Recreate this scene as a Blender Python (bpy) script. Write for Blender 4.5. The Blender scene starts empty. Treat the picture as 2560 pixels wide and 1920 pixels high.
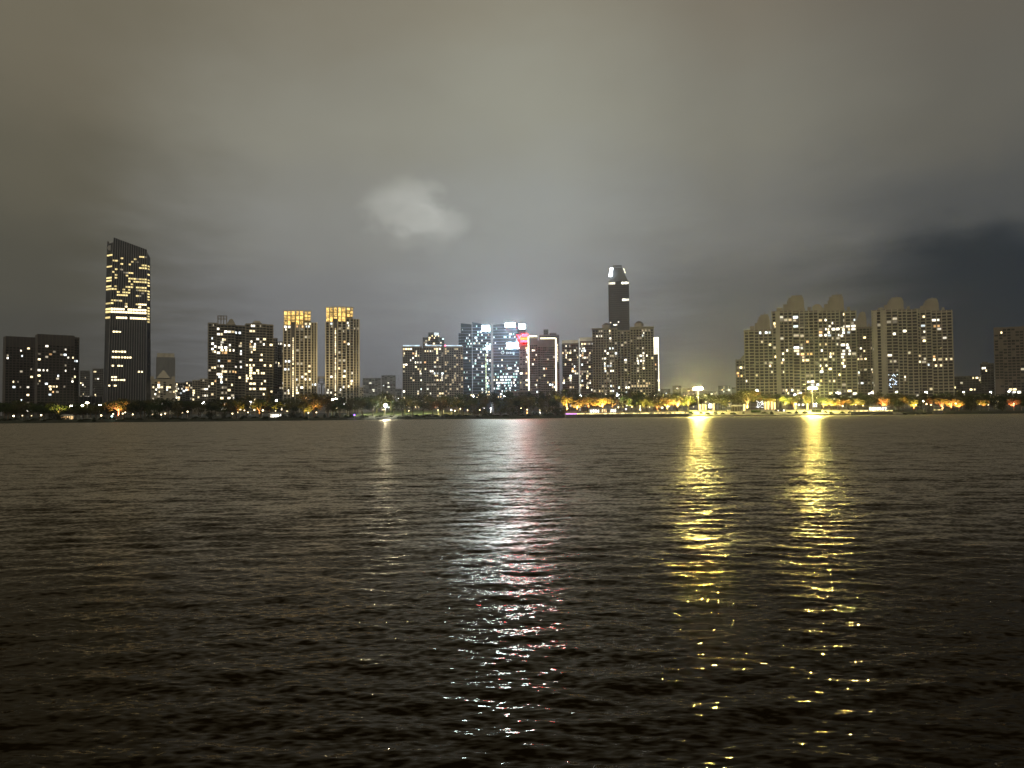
import bpy, bmesh, math, random
import numpy as np
from mathutils import Vector, Matrix

random.seed(7)
rng = np.random.default_rng(11)
S = bpy.context.scene
COL = S.collection
R_ = math.radians

# ------------------------------------------------------------------ camera
F = 1923.0
CAM = Vector((0, 0, 4.0))
PIT, ROL = R_(2.11), R_(0.5)
fw = Vector((0, math.cos(PIT), math.sin(PIT)))
u0 = Vector((0, -math.sin(PIT), math.cos(PIT)))
r0 = Vector((1, 0, 0))
rt = r0 * math.cos(ROL) - u0 * math.sin(ROL)
up = u0 * math.cos(ROL) + r0 * math.sin(ROL)


def at(px, py, D):
    """A point of the far bank: bearing and elevation of a spot in the 2560 x 1920 photograph, at the distance D."""
    r = fw * F + rt * (px - 1280) + up * (960 - py)
    return CAM + r * (D / r.y)


cd = bpy.data.cameras.new('camera')
cd.sensor_width = 36.0
cd.lens = 36.0 * F / 2560
cd.clip_end = 20000
cd.clip_start = 0.1
cam = bpy.data.objects.new('camera', cd)
M = Matrix((rt, up, -fw)).transposed().to_4x4()
M.translation = CAM
cam.matrix_world = M
COL.objects.link(cam)
S.camera = cam

# ------------------------------------------------------------------ helpers
def tag(o, label=None, cat=None, group=None, kind=None):
    if label: o['label'] = label
    if cat: o['category'] = cat
    if group: o['group'] = group
    if kind: o['kind'] = kind
    return o


def empty(name, loc, rz=0.0):
    o = bpy.data.objects.new(name, None)
    o.empty_display_size = 0.5
    o.location = loc
    o.rotation_euler = (0, 0, rz)
    COL.objects.link(o)
    return o


def obj(name, data, parent=None, loc=None):
    o = bpy.data.objects.new(name, data)
    COL.objects.link(o)
    if parent is not None: o.parent = parent
    if loc is not None: o.location = loc
    return o


class MB:
    """Collects boxes, prisms and tubes and links them as ONE mesh object."""
    def __init__(s):
        s.v = []; s.f = []

    def box(s, x0, x1, y0, y1, z0, z1):
        n = len(s.v)
        s.v += [(x0, y0, z0), (x1, y0, z0), (x1, y1, z0), (x0, y1, z0), (x0, y0, z1), (x1, y0, z1), (x1, y1, z1), (x0, y1, z1)]
        s.f += [(n, n+3, n+2, n+1), (n+4, n+5, n+6, n+7), (n, n+1, n+5, n+4), (n+1, n+2, n+6, n+5), (n+2, n+3, n+7, n+6), (n+3, n, n+4, n+7)]
        return s

    def loft(s, bot, top):
        n = len(s.v); k = len(bot)
        s.v += [tuple(p) for p in bot] + [tuple(p) for p in top]
        s.f += [tuple(range(n + k - 1, n - 1, -1)), tuple(range(n + k, n + 2 * k))]
        for i in range(k):
            j = (i + 1) % k
            s.f.append((n + i, n + j, n + k + j, n + k + i))
        return s

    def tube(s, p, q, r0_, r1_, n=6):
        p, q = Vector(p), Vector(q)
        d = (q - p).normalized()
        a = d.cross(Vector((0.3, 0.9, 0.1))).normalized(); b = d.cross(a)
        c = [(math.cos(2 * math.pi * i / n), math.sin(2 * math.pi * i / n)) for i in range(n)]
        return s.loft([p + (a * x + b * y) * r0_ for x, y in c], [q + (a * x + b * y) * r1_ for x, y in c])

    def ball(s, c, r, sz=1.0, n=8, m=5, half=False):
        c = Vector(c); b0 = len(s.v)
        rows = []
        lo = 0.0 if half else -math.pi / 2
        for j in range(m + 1):
            t = lo + (math.pi / 2 - lo) * j / m
            rows.append([c + Vector((r * math.cos(t) * math.cos(2 * math.pi * i / n), r * math.cos(t) * math.sin(2 * math.pi * i / n), r * sz * math.sin(t))) for i in range(n)])
        for rw in rows: s.v += [tuple(p) for p in rw]
        for j in range(m):
            for i in range(n):
                k = (i + 1) % n
                s.f.append((b0 + j * n + i, b0 + j * n + k, b0 + (j + 1) * n + k, b0 + (j + 1) * n + i))
        return s

    def mesh(s, name, mat):
        me = bpy.data.meshes.new(name)
        me.from_pydata(s.v, [], s.f)
        me.materials.append(mat)
        me.update()
        return me

    def build(s, name, mat, parent=None, loc=None):
        return obj(name, s.mesh(name, mat), parent, loc)


# ------------------------------------------------------------------ materials
def srgb(r, g, b):
    f = lambda c: ((c / 255 + 0.055) / 1.055) ** 2.4 if c > 10 else c / 255 / 12.92
    return (f(r), f(g), f(b), 1)


def new_mat(name):
    m = bpy.data.materials.new(name)
    m.use_nodes = True
    nt = m.node_tree
    nt.nodes.clear()
    out = nt.nodes.new('ShaderNodeOutputMaterial')
    return m, nt, out


def solid(name, col, rough=0.8, vary=0.25, scale=0.35, metallic=0.0, rnd=0.0, spec=0.5, stretch=(1, 1, 1)):
    """Plain surface whose colour wanders a little (stains, weathering), object to object by rnd."""
    m, nt, out = new_mat(name)
    N, L = nt.nodes, nt.links
    b = N.new('ShaderNodeBsdfPrincipled')
    b.inputs['Roughness'].default_value = rough
    b.inputs['Metallic'].default_value = metallic
    b.inputs['Specular IOR Level'].default_value = spec
    tc = N.new('ShaderNodeTexCoord')
    mp = N.new('ShaderNodeMapping'); mp.inputs['Scale'].default_value = stretch
    no = N.new('ShaderNodeTexNoise'); no.inputs['Scale'].default_value = scale; no.inputs['Detail'].default_value = 5
    L.new(tc.outputs['Object'], mp.inputs['Vector']); L.new(mp.outputs[0], no.inputs['Vector'])
    r = N.new('ShaderNodeMapRange')
    r.inputs['From Min'].default_value = 0.3; r.inputs['From Max'].default_value = 0.7
    r.inputs['To Min'].default_value = 1 - vary; r.inputs['To Max'].default_value = 1 + vary
    L.new(no.outputs['Fac'], r.inputs['Value'])
    v = r.outputs[0]
    if rnd:
        oi = N.new('ShaderNodeObjectInfo')
        q = N.new('ShaderNodeMapRange'); q.inputs['To Min'].default_value = 1 - rnd; q.inputs['To Max'].default_value = 1 + rnd
        L.new(oi.outputs['Random'], q.inputs['Value'])
        mu = N.new('ShaderNodeMath'); mu.operation = 'MULTIPLY'
        L.new(v, mu.inputs[0]); L.new(q.outputs[0], mu.inputs[1]); v = mu.outputs[0]
    mx = N.new('ShaderNodeVectorMath'); mx.operation = 'SCALE'
    mx.inputs[0].default_value = col[:3]
    L.new(v, mx.inputs['Scale'])
    L.new(mx.outputs[0], b.inputs['Base Color'])
    L.new(b.outputs[0], out.inputs['Surface'])
    return m


def glow(name, col, strength, rnd=0.0, light=False, patt=0.0, pscale=1.0):
    """Something that gives off light: lamp head, lit window, sign; also floodlit surfaces given a glow of their own. rnd: the strength differs from object to object."""
    m, nt, out = new_mat(name)
    N, L = nt.nodes, nt.links
    e = N.new('ShaderNodeEmission')
    e.inputs['Color'].default_value = (*col, 1)
    e.inputs['Strength'].default_value = strength
    src = None
    if rnd:
        oi = N.new('ShaderNodeObjectInfo')
        q = N.new('ShaderNodeMapRange')
        q.inputs['To Min'].default_value = strength * (1 - rnd); q.inputs['To Max'].default_value = strength * (1 + rnd)
        L.new(oi.outputs['Random'], q.inputs['Value'])
        src = q.outputs[0]
    if patt:
        tc = N.new('ShaderNodeTexCoord')
        no = N.new('ShaderNodeTexNoise'); no.inputs['Scale'].default_value = pscale; no.inputs['Detail'].default_value = 2
        L.new(tc.outputs['Object'], no.inputs['Vector'])
        q2 = N.new('ShaderNodeMapRange')
        q2.inputs['From Min'].default_value = 0.35; q2.inputs['From Max'].default_value = 0.65
        q2.inputs['To Min'].default_value = 1 - patt; q2.inputs['To Max'].default_value = 1 + patt
        L.new(no.outputs['Fac'], q2.inputs['Value'])
        mu = N.new('ShaderNodeMath'); mu.operation = 'MULTIPLY'
        if src: L.new(src, mu.inputs[0])
        else: mu.inputs[0].default_value = strength
        L.new(q2.outputs[0], mu.inputs[1]); src = mu.outputs[0]
    if src: L.new(src, e.inputs['Strength'])
    L.new(e.outputs[0], out.inputs['Surface'])
    m.cycles.emission_sampling = 'FRONT_BACK' if light else 'NONE'
    return m


MAT = dict(
    taupe=solid('taupe_render', (0.20, 0.175, 0.135), 0.9, 0.2, 0.12, stretch=(1, 1, 0.3)),
    beige=solid('beige_render', (0.27, 0.24, 0.18), 0.9, 0.22, 0.1, stretch=(1, 1, 0.25)),
    brown=solid('brown_tile', (0.12, 0.095, 0.075), 0.8, 0.25, 0.12, stretch=(1, 1, 0.3)),
    dark=solid('dark_cladding', (0.055, 0.048, 0.044), 0.7, 0.25, 0.15, stretch=(1, 1, 0.3)),
    grey=solid('grey_concrete', (0.20, 0.20, 0.19), 0.9, 0.2, 0.12, stretch=(1, 1, 0.3)),
    dimgrey=solid('dim_grey_cladding', (0.04, 0.045, 0.05), 0.6, 0.2, 0.1),
    pale=solid('pale_render', (0.42, 0.38, 0.29), 0.85, 0.15, 0.2, stretch=(1, 1, 0.3)),
    pinkish=solid('pinkish_tile', (0.19, 0.155, 0.15), 0.85, 0.2, 0.12, stretch=(1, 1, 0.3)),
    band=solid('pale_spandrel', (0.24, 0.36, 0.54), 0.45, 0.15, 0.1),
    fin=solid('aluminium_fin', (0.32, 0.31, 0.3), 0.45, 0.15, 0.1),
    roof=solid('roof_tile', (0.10, 0.085, 0.065), 0.85, 0.3, 0.3),
    steel=solid('galvanised_steel', (0.35, 0.35, 0.34), 0.5, 0.2, 0.6, metallic=0.3),
    stone=solid('granite', (0.30, 0.28, 0.24), 0.8, 0.25, 0.8),
    darkstone=solid('dark_rock', (0.05, 0.04, 0.035), 0.85, 0.35, 0.6),
    paving=solid('plaza_paving', (0.20, 0.18, 0.14), 0.75, 0.4, 0.18),
    quay=solid('wet_stone_wall', (0.07, 0.06, 0.05), 0.7, 0.4, 0.5),
    soil=solid('bank_grass', (0.016, 0.019, 0.008), 0.95, 0.5, 0.25),
    bark=solid('bark', (0.10, 0.075, 0.05), 0.9, 0.3, 1.5),
    pane=solid('dark_window_glass', (0.018, 0.017, 0.016), 0.25, 0.3, 0.2, rnd=0.5),
    curtain=solid('dark_curtain_glass', (0.03, 0.031, 0.034), 0.22, 0.3, 0.12, spec=0.8),
    blueglass=solid('blue_curtain_glass', (0.03, 0.052, 0.075), 0.2, 0.35, 0.1, spec=0.9),
)
LIT = dict(
    warm=glow('window_light_warm', (1.0, 0.80, 0.45), 2.2, 0.7),
    white=glow('window_light_white', (1.0, 0.93, 0.76), 2.6, 0.7),
    cool=glow('window_light_cool', (0.86, 0.96, 1.0), 2.2, 0.7),
    amber=glow('window_light_amber', (1.0, 0.58, 0.24), 1.3, 0.7),
    teal=glow('window_light_teal', (0.60, 0.95, 0.92), 1.5, 0.8),
    hotel=glow('window_light_hotel', (1.0, 0.78, 0.33), 1.35, 0.4),
    dim=glow('window_light_dim', (0.9, 0.78, 0.55), 0.5, 0.7),
)
MIX_HOME = [('warm', 5), ('white', 5), ('cool', 2), ('amber', 1), ('dim', 5)]
MIX_HOTEL = [('hotel', 10), ('dim', 2)]
MIX_OFFICE = [('teal', 5), ('cool', 5), ('white', 2), ('dim', 1)]


def pick(mix):
    return random.choices([a for a, _ in mix], [b for _, b in mix])[0]


# ------------------------------------------------------------------ ground
def shore(x):
    """Distance of the far waterline, which runs a little askew to the view."""
    return 500 + 0.13 * max(-700, min(700, x))


PROFILE = [(-6, -2.0), (0, 0.0), (2, 0.7), (5, 1.6), (15, 2.0), (80, 3.2), (200, 4.6), (940, 6.0), (6000, 9.0)]


def ground_z(x, y):
    o = y - shore(x)
    z = -2.0 if o < 0 else 9.0
    for (a, za), (b, zb) in zip(PROFILE, PROFILE[1:]):
        if a <= o <= b:
            z = za + (zb - za) * (o - a) / (b - a); break
    if 8 < o < 140:
        z += 3.4 * math.exp(-((x + 66) / 40) ** 4) * math.exp(-((o - 52) / 24) ** 2)
    return z


xs = np.concatenate([[-5000, -3000, -1800, -1200, -900], np.linspace(-700, 700, 351), [900, 1200, 1800, 3000, 5000]])
offs = [-6, -3, -1.5, 0, 1, 2, 3.5, 5, 6.5, 8, 10, 13, 16, 20, 26, 32, 38, 44, 50, 56, 64, 72, 80, 100, 140, 200, 400, 800, 1500, 3500, 8500]
gv = []; gf = []
for oo in offs:
    for x in xs:
        w = 0.0
        if -3 <= oo <= 20 and abs(x) < 690:
            w = 0.9 * math.sin(x * 0.071) + 0.6 * math.sin(x * 0.193 + 1) + 0.4 * math.sin(x * 0.47 + 2)
        y = shore(x) + oo
        gv.append((x, y + w, ground_z(x, y) + (random.uniform(-0.1, 0.1) if 2 < oo < 70 else 0)))
nx = len(xs)
for j in range(len(offs) - 1):
    for i in range(nx - 1):
        gf.append((j * nx + i, j * nx + i + 1, (j + 1) * nx + i + 1, (j + 1) * nx + i))
me = bpy.data.meshes.new('ground'); me.from_pydata(gv, [], gf); me.materials.append(MAT['soil'])
tag(obj('ground', me), kind='structure')

# ------------------------------------------------------------------ water: wind waves as real relief near by, ripples everywhere
NR, NC = 860, 1300
drop = np.linspace(1150, 13.0, NR) ** 1.0
yy = np.concatenate([[-400, -60, -12, -2, 2.5, 4.5, 5.6, 6.2], 4.0 * F / drop])
NR = len(yy)
half = 0.78 * np.maximum(yy, 0) + 5.0
t = np.linspace(-1, 1, NC); ta = np.abs(t)
inner = np.minimum(ta / 0.92, 1.0); outer = np.maximum(ta - 0.92, 0) / 0.08
X = np.sign(t)[None, :] * (half[:, None] * inner[None, :] + 150.0 * outer[None, :] ** 2)
Y = np.repeat(yy[:, None], NC, 1)
Z = np.zeros_like(X)
dy = np.gradient(yy)
NW = 96
lam = np.exp(rng.uniform(math.log(0.22), math.log(1.7), NW))
ang = rng.normal(0.06, 0.6, NW)
wgt = np.where(lam > 0.7, 1.1, 0.95)
slope = wgt / math.sqrt((wgt ** 2).sum()) * 0.086 * math.sqrt(2)
tot = np.zeros(NR)
for l, a, s in zip(lam, ang, slope):
    k = 2 * math.pi / l
    fade = np.clip((l / np.maximum(dy, 1e-4) - 2.2) / 3.0, 0, 1)
    fade[:8] = 0
    n = int(np.nonzero(fade)[0].max()) + 1 if fade.any() else 0
    tot += (fade ** 2) * s * s / 2
    if n == 0: continue
    ph = k * (math.sin(a) * X[:n] + math.cos(a) * Y[:n]) + rng.uniform(0, 6.28)
    sn = np.sin(ph)
    Z[:n] += (fade[:n, None] * s / k) * (sn + 0.18 * np.cos(2 * ph))
tot[:8] = tot[8]
rest = np.sqrt(np.clip(1 - tot / (slope ** 2 / 2).sum(), 0, 1))
co = np.stack([X, Y, Z], -1).reshape(-1, 3).astype(np.float32)
idx = (np.arange(NR - 1)[:, None] * NC + np.arange(NC - 1)[None, :]).reshape(-1)
quads = np.stack([idx, idx + 1, idx + NC + 1, idx + NC], 1).astype(np.int32)
me = bpy.data.meshes.new('water')
me.vertices.add(len(co)); me.vertices.foreach_set('co', co.ravel())
me.loops.add(quads.size); me.loops.foreach_set('vertex_index', quads.ravel())
me.polygons.add(len(quads)); me.polygons.foreach_set('loop_start', np.arange(0, quads.size, 4, dtype=np.int32))
me.update(calc_edges=True)
me.shade_smooth()
at_ = me.attributes.new('rest', 'FLOAT', 'POINT')
at_.data.foreach_set('value', np.repeat(rest, NC).astype(np.float32))


def water_mat():
    m, nt, out = new_mat('lake_water')
    N, L = nt.nodes, nt.links
    b = N.new('ShaderNodeBsdfAnisotropic'); b.distribution = 'GGX'
    b.inputs['Color'].default_value = (1.0, 0.90, 0.74, 1)
    b.inputs['Roughness'].default_value = 0.07
    deep = N.new('ShaderNodeBsdfDiffuse'); deep.inputs['Color'].default_value = (0.007, 0.0045, 0.0012, 1)
    fr = N.new('ShaderNodeFresnel'); fr.inputs['IOR'].default_value = 1.13
    mixw = N.new('ShaderNodeMixShader')
    L.new(deep.outputs[0], mixw.inputs[1]); L.new(b.outputs[0], mixw.inputs[2])
    g = N.new('ShaderNodeNewGeometry')
    A = N.new('ShaderNodeAttribute'); A.attribute_name = 'rest'
    # waves too fine or too far for the relief act as roughness; their fronts also hide the most grazing mirror
    q = N.new('ShaderNodeMath'); q.operation = 'MULTIPLY'; L.new(A.outputs['Fac'], q.inputs[0]); L.new(A.outputs['Fac'], q.inputs[1])
    q2 = N.new('ShaderNodeMath'); q2.operation = 'MULTIPLY_ADD'; L.new(q.outputs[0], q2.inputs[0]); q2.inputs[1].default_value = 0.021; q2.inputs[2].default_value = 0.00003
    q3 = N.new('ShaderNodeMath'); q3.operation = 'POWER'; L.new(q2.outputs[0], q3.inputs[0]); q3.inputs[1].default_value = 0.25
    L.new(q3.outputs[0], b.inputs['Roughness'])
    q4 = N.new('ShaderNodeMath'); q4.operation = 'MULTIPLY_ADD'; L.new(A.outputs['Fac'], q4.inputs[0]); q4.inputs[1].default_value = -0.14; q4.inputs[2].default_value = 1.0
    q5 = N.new('ShaderNodeMath'); q5.operation = 'MULTIPLY'; L.new(fr.outputs[0], q5.inputs[0]); L.new(q4.outputs[0], q5.inputs[1])
    L.new(q5.outputs[0], mixw.inputs[0])
    acc = None

    def layer(lx, ly, sd, far, rot=0.0, detail=1.0):
        nonlocal acc
        mp = N.new('ShaderNodeMapping')
        mp.inputs['Scale'].default_value = (1 / lx, 1 / ly, 0)
        mp.inputs['Rotation'].default_value = (0, 0, rot)
        L.new(g.outputs['Position'], mp.inputs['Vector'])
        n = N.new('ShaderNodeTexNoise'); n.noise_dimensions = '2D'
        n.inputs['Scale'].default_value = 1.0; n.inputs['Detail'].default_value = detail
        L.new(mp.outputs[0], n.inputs['Vector'])
        sb = N.new('ShaderNodeVectorMath'); sb.operation = 'SUBTRACT'
        sb.inputs[1].default_value = (0.5, 0.5, 0.5)
        L.new(n.outputs['Color'], sb.inputs[0])
        mu = N.new('ShaderNodeVectorMath'); mu.operation = 'MULTIPLY'
        a = sd / 0.125
        mu.inputs[1].default_value = (a, a, 0)
        L.new(sb.outputs[0], mu.inputs[0])
        o = mu.outputs[0]
        if far:
            sc = N.new('ShaderNodeVectorMath'); sc.operation = 'SCALE'
            L.new(o, sc.inputs[0]); L.new(A.outputs['Fac'], sc.inputs['Scale']); o = sc.outputs[0]
        if acc is None: acc = o
        else:
            ad = N.new('ShaderNodeVectorMath'); ad.operation = 'ADD'
            L.new(acc, ad.inputs[0]); L.new(o, ad.inputs[1]); acc = ad.outputs[0]
    layer(0.20, 0.075, 0.058, False, 0.12, 1)
    layer(0.6, 0.3, 0.045, True, 0.1)
    layer(1.7, 0.7, 0.05, True, -0.08)
    layer(6.0, 2.2, 0.042, True, 0.05)
    layer(30.0, 9.0, 0.012, False, 0.03)
    ad = N.new('ShaderNodeVectorMath'); ad.operation = 'ADD'
    L.new(g.outputs['Normal'], ad.inputs[0]); L.new(acc, ad.inputs[1])
    nm = N.new('ShaderNodeVectorMath'); nm.operation = 'NORMALIZE'
    L.new(ad.outputs[0], nm.inputs[0])
    L.new(nm.outputs[0], b.inputs['Normal']); L.new(nm.outputs[0], fr.inputs['Normal'])
    L.new(mixw.outputs[0], out.inputs['Surface'])
    return m


me.materials.append(water_mat())
tag(obj('water', me), kind='structure')

# ------------------------------------------------------------------ buildings
PANES = {}
LITK = 1.1


def pane_mesh(w, h, mat):
    key = (round(w, 1), round(h, 1), mat.name)
    if key not in PANES:
        w, h = max(key[0], 0.3), max(key[1], 0.3)
        PANES[key] = MB().box(-w / 2, w / 2, -0.12, 0.0, -h / 2, h / 2).mesh('window_pane', mat)
    return PANES[key]


class Building:
    """One building: an Empty at its base, parts as children. Plan x runs along the front, y away from the lake."""
    def __init__(s, name, label, px0, px1, D, cat='building', group=None, wall='taupe', frame=None, rz=0.0, mix=MIX_HOME):
        s.D = D; s.pm = (px0 + px1) / 2
        p = at(s.pm, 1030, D)
        s.bz = ground_z(p.x, D) - 0.5
        s.x0 = p.x
        rz = rz - math.atan2(p.x, D)
        s.cs, s.sn = math.cos(rz), math.sin(rz)
        s.root = empty(name, (p.x, D, s.bz), rz)
        tag(s.root, label, cat, group)
        s.wall = MB(); s.fr = MB(); s.wm = MAT[wall]; s.fm = MAT[frame or wall]
        s.cells = []; s.mix = mix

    def x(s, px):
        k = at(px, 1000, 1000).x / 1000.0
        return (k * s.D - s.x0) / (s.cs - k * s.sn)

    def z(s, py, px=None):
        px = px or s.pm
        return at(px, py, s.D + s.x(px) * s.sn).z - s.bz

    def cell(s, cx, y, cz, w, h, lit=None, rz=0.0):
        s.cells.append((cx, y, cz, w, h, lit, rz))

    def block(s, px0, px1, py, yf=0.0, dep=18.0, fl=3.0, bay=3.4, slab=0.5, sp=0.6, pil=0.5, pp=0.7, every=1, wf=0.8, hf=0.62, lit=0.13, parapet=1.2, z0=0.0, win=True, side=None, mix=None, wins=1.0):
        x0, x1, z1 = s.x(px0), s.x(px1), s.z(py, (px0 + px1) / 2)
        s.wall.box(x0, x1, yf, yf + dep, z0, z1)
        nb = max(1, round((x1 - x0) / bay)); bw = (x1 - x0) / nb
        nf = int((z1 - parapet - z0) / fl)
        zt = z1 - parapet
        if slab:
            for i in range(nf + 1):
                zz = zt - i * fl
                s.fr.box(x0 - sp, x1 + sp, yf - sp, yf + dep + 0.2, zz - slab / 2, zz + slab / 2)
        if pil:
            for j in range(0, nb + 1, every):
                xx = x0 + j * bw
                s.fr.box(xx - pil / 2, xx + pil / 2, yf - pp, yf + 0.1, z0, z1 + 0.15)
        if win:
            for i in range(nf):
                cz = zt - (i + 0.5) * fl
                if cz < 6: continue
                l = None
                for j in range(nb):
                    if random.random() > wins: l = None; continue
                    if l and random.random() < 0.2: pass
                    else: l = pick(mix or s.mix) if random.random() < lit * LITK * (2.1 if (j * 5 + int(s.pm)) % 7 in (1, 4) else .8) * (1.7 if math.sin(i * .55 + s.pm) + math.sin(j * 1.3 + i * .21 + s.pm) > .5 else 0.5) else None
                    w = bw * wf
                    cx = x0 + (j + 0.5) * bw
                    if l and random.random() < 0.62:
                        w2 = w * random.uniform(0.4, 0.7); cx += random.choice((-1, 1)) * (w - w2) / 2; w = w2
                    s.cell(cx, yf, cz, w, fl * (min(.74, hf + .1) if l else hf), l)
            if side:
                sx, rz_, ns = (x0, math.pi / 2 * -1, 4) if side == 'l' else (x1, math.pi / 2, 4)
                for i in range(nf):
                    cz = zt - (i + 0.5) * fl
                    if cz < 6: continue
                    for j in range(ns):
                        l = pick(s.mix) if random.random() < lit * 0.6 else None
                        s.cells.append((sx, yf + dep * (j + 0.5) / ns, cz, 1.5, fl * hf, l, rz_))
        return x0, x1, z1

    def done(s, wname='wall', cap=100):
        s.wall.build(wname, s.wm, s.root)
        if s.fr.v: s.fr.build('facade_frame', s.fm, s.root)
        lit = sorted([c for c in s.cells if c[5]], key=lambda c: c[6] == 0); dark = [c for c in s.cells if not c[5]]
        random.shuffle(dark)
        rest_lit = lit[cap:]; lit = lit[:cap]
        single = lit + dark[:max(0, cap - len(lit))]
        for cx, y, cz, w, h, l, rz_ in single:
            o = obj('window', pane_mesh(w, h, LIT[l] if l else MAT['pane']), s.root, (cx, y, cz))
            if rz_: o.rotation_euler = (0, 0, rz_)
            if l: o['label'] = {'warm': 'lit yellow window', 'hotel': 'lit golden window', 'white': 'lit white window', 'cool': 'lit bluish window', 'amber': 'lit orange window', 'teal': 'lit greenish window', 'dim': 'faintly lit window'}[l]
        more = [(rest_lit, LIT['warm'])] + [(dark[max(0, cap - len(lit)):], MAT['pane'])]
        for cells, mt in more:
            if not cells: continue
            m = MB()
            for cx, y, cz, w, h, l, rz_ in cells:
                if rz_:
                    sg = -1 if rz_ < 0 else 1
                    a, b = (cx - 0.12, cx) if sg < 0 else (cx, cx + 0.12)
                    m.box(a, b, y - w / 2, y + w / 2, cz - h / 2, cz + h / 2)
                else:
                    m.box(cx - w / 2, cx + w / 2, y - 0.12, y, cz - h / 2, cz + h / 2)
            m.build('window', mt, s.root)['kind'] = 'stuff'
        return s.root

    def sign(s, px0, px1, py0, py1, yf, mat, n=4, name='sign', label=None, back=True):
        """A lit roof sign: a steel backing with n lit characters, too blown out in the photograph to read."""
        x0, x1, z1, z0 = s.x(px0), s.x(px1), s.z(py0), s.z(py1)
        o = MB().box(x0 - 0.5, x1 + 0.5, yf - 0.5, yf - 0.1, z0 - 0.5, z1 + 0.5).build(name, MAT['steel'], s.root)
        if label: o['label'] = label
        w = (x1 - x0) / n
        for i in range(n):
            a, b = x0 + i * w + 0.05 * w, x0 + (i + 1) * w - 0.05 * w
            m = MB(); hgt = z1 - z0
            m.box(a, b, yf - 0.9, yf - 0.52, z0 + hgt * 0.80, z1)
            m.box(a, b, yf - 0.9, yf - 0.52, z0 + hgt * 0.36, z0 + hgt * 0.64)
            m.box(a + 0.2 * w, b - 0.2 * w, yf - 0.91, yf - 0.52, z0 + hgt * 0.63, z0 + hgt * 0.81)
            m.box(a, a + 0.3 * w, yf - 0.91, yf - 0.52, z0, z0 + hgt * 0.37)
            m.box(b - 0.3 * w, b, yf - 0.91, yf - 0.52, z0, z0 + hgt * 0.37)
            m.build('letter', mat, o)


SIGN_WHITE = glow('sign_white', (0.62, 0.85, 1.0), 360, light=True)
SIGN_RED = glow('sign_red', (1.0, 0.0022, 0.004), 210, light=True)
SIGN_ORANGE = glow('sign_orange', (1.0, 0.30, 0.05), 2.6, light=True)
NEON = glow('edge_light', (1.0, 0.93, 0.66), 3.2)
NEON_DIM = glow('edge_light_dim', (0.80, 0.9, 1.0), 0.4, patt=0.5, pscale=0.05)
NEON_THIN = glow('outline_light', (0.85, 0.86, 0.9), 0.55)

# --- far-left dark slabs
b = Building('apartment_block', 'dark square block with scattered lit windows, leftmost on the skyline', 12, 91, 915, wall='dark', frame='brown', rz=R_(9))
b.block(12, 91, 842, fl=3.1, bay=3.6, slab=0.35, sp=0.25, pil=0.4, pp=0.3, lit=0.10, wf=0.7, parapet=12, hf=0.55); b.done()
b = Building('apartment_block', 'wider dark block with scattered lit windows, beside the low glass podium', 91, 198, 890, wall='dark', frame='brown', rz=R_(9))
b.block(92, 184, 837, fl=3.1, bay=3.6, slab=0.35, sp=0.25, pil=0.4, pp=0.3, lit=0.09, wf=0.7, parapet=12, hf=0.55)
b.block(184.5, 198, 842, yf=5, fl=3.1, bay=3.0, slab=0.5, sp=0.9, pil=0.4, pp=1.0, lit=0.08, parapet=2); b.done()
b = Building('apartment_tower', 'small grey flats with lit windows between dark block and tall tower', 200, 224, 1250, wall='grey')
b.block(200, 224, 926, lit=0.12, bay=3, fl=3); b.done(cap=60)
b = Building('apartment_tower', 'small grey flats half hidden behind the tall slant-topped tower', 230, 258, 1300, wall='grey')
b.block(231, 258, 921, lit=0.07, bay=3, fl=3); b.done(cap=60)

# --- glass podium
b = Building('podium_building', 'low dark glass podium with pale frame joined to tall tower foot', 141, 257, 940, wall='curtain', frame='fin')
x0, x1, z1 = b.block(141, 257, 991, dep=30, slab=0, pil=0.25, pp=0.2, bay=4.2, win=False)
b.fr.box(x0 - 0.6, x1 + 0.6, -0.9, 0.4, z1 + 0.16, z1 + 1.3); b.fr.box(x0 - 0.7, x0 + 0.5, -1.0, 0.4, 0, z1 + 0.15); b.fr.box(x1 - 0.5, x1 + 0.7, -1.0, 0.4, 0, z1 + 0.15)
b.done()

# --- tall slant-topped tower
b = Building('skyscraper', 'tall dark tower with slanted top and rows of yellow lit windows', 263, 378, 1000, wall='curtain', frame='fin', mix=MIX_HOTEL)
xl0, xl1 = b.x(257), b.x(263)
fb, ft = b.x(267), b.x(279)
rb, rtp = b.x(364.5), b.x(364)
cb, ct = b.x(378), b.x(373)
zT = lambda px, py: b.z(py, px)
bot = [(xl0, 10, 0), (fb, 0, 0), (rb, 0, 0), (cb, 9, 0), (cb, 42, 0), (xl0, 42, 0)]
top = [(xl1, 10, zT(263, 606)), (ft, 0, zT(278, 606)), (rtp, 0, zT(364, 629)), (ct, 9, zT(373, 642)), (ct, 42, zT(373, 642)), (xl1, 42, zT(263, 606))]
b.wall.loft(bot, top)
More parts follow.
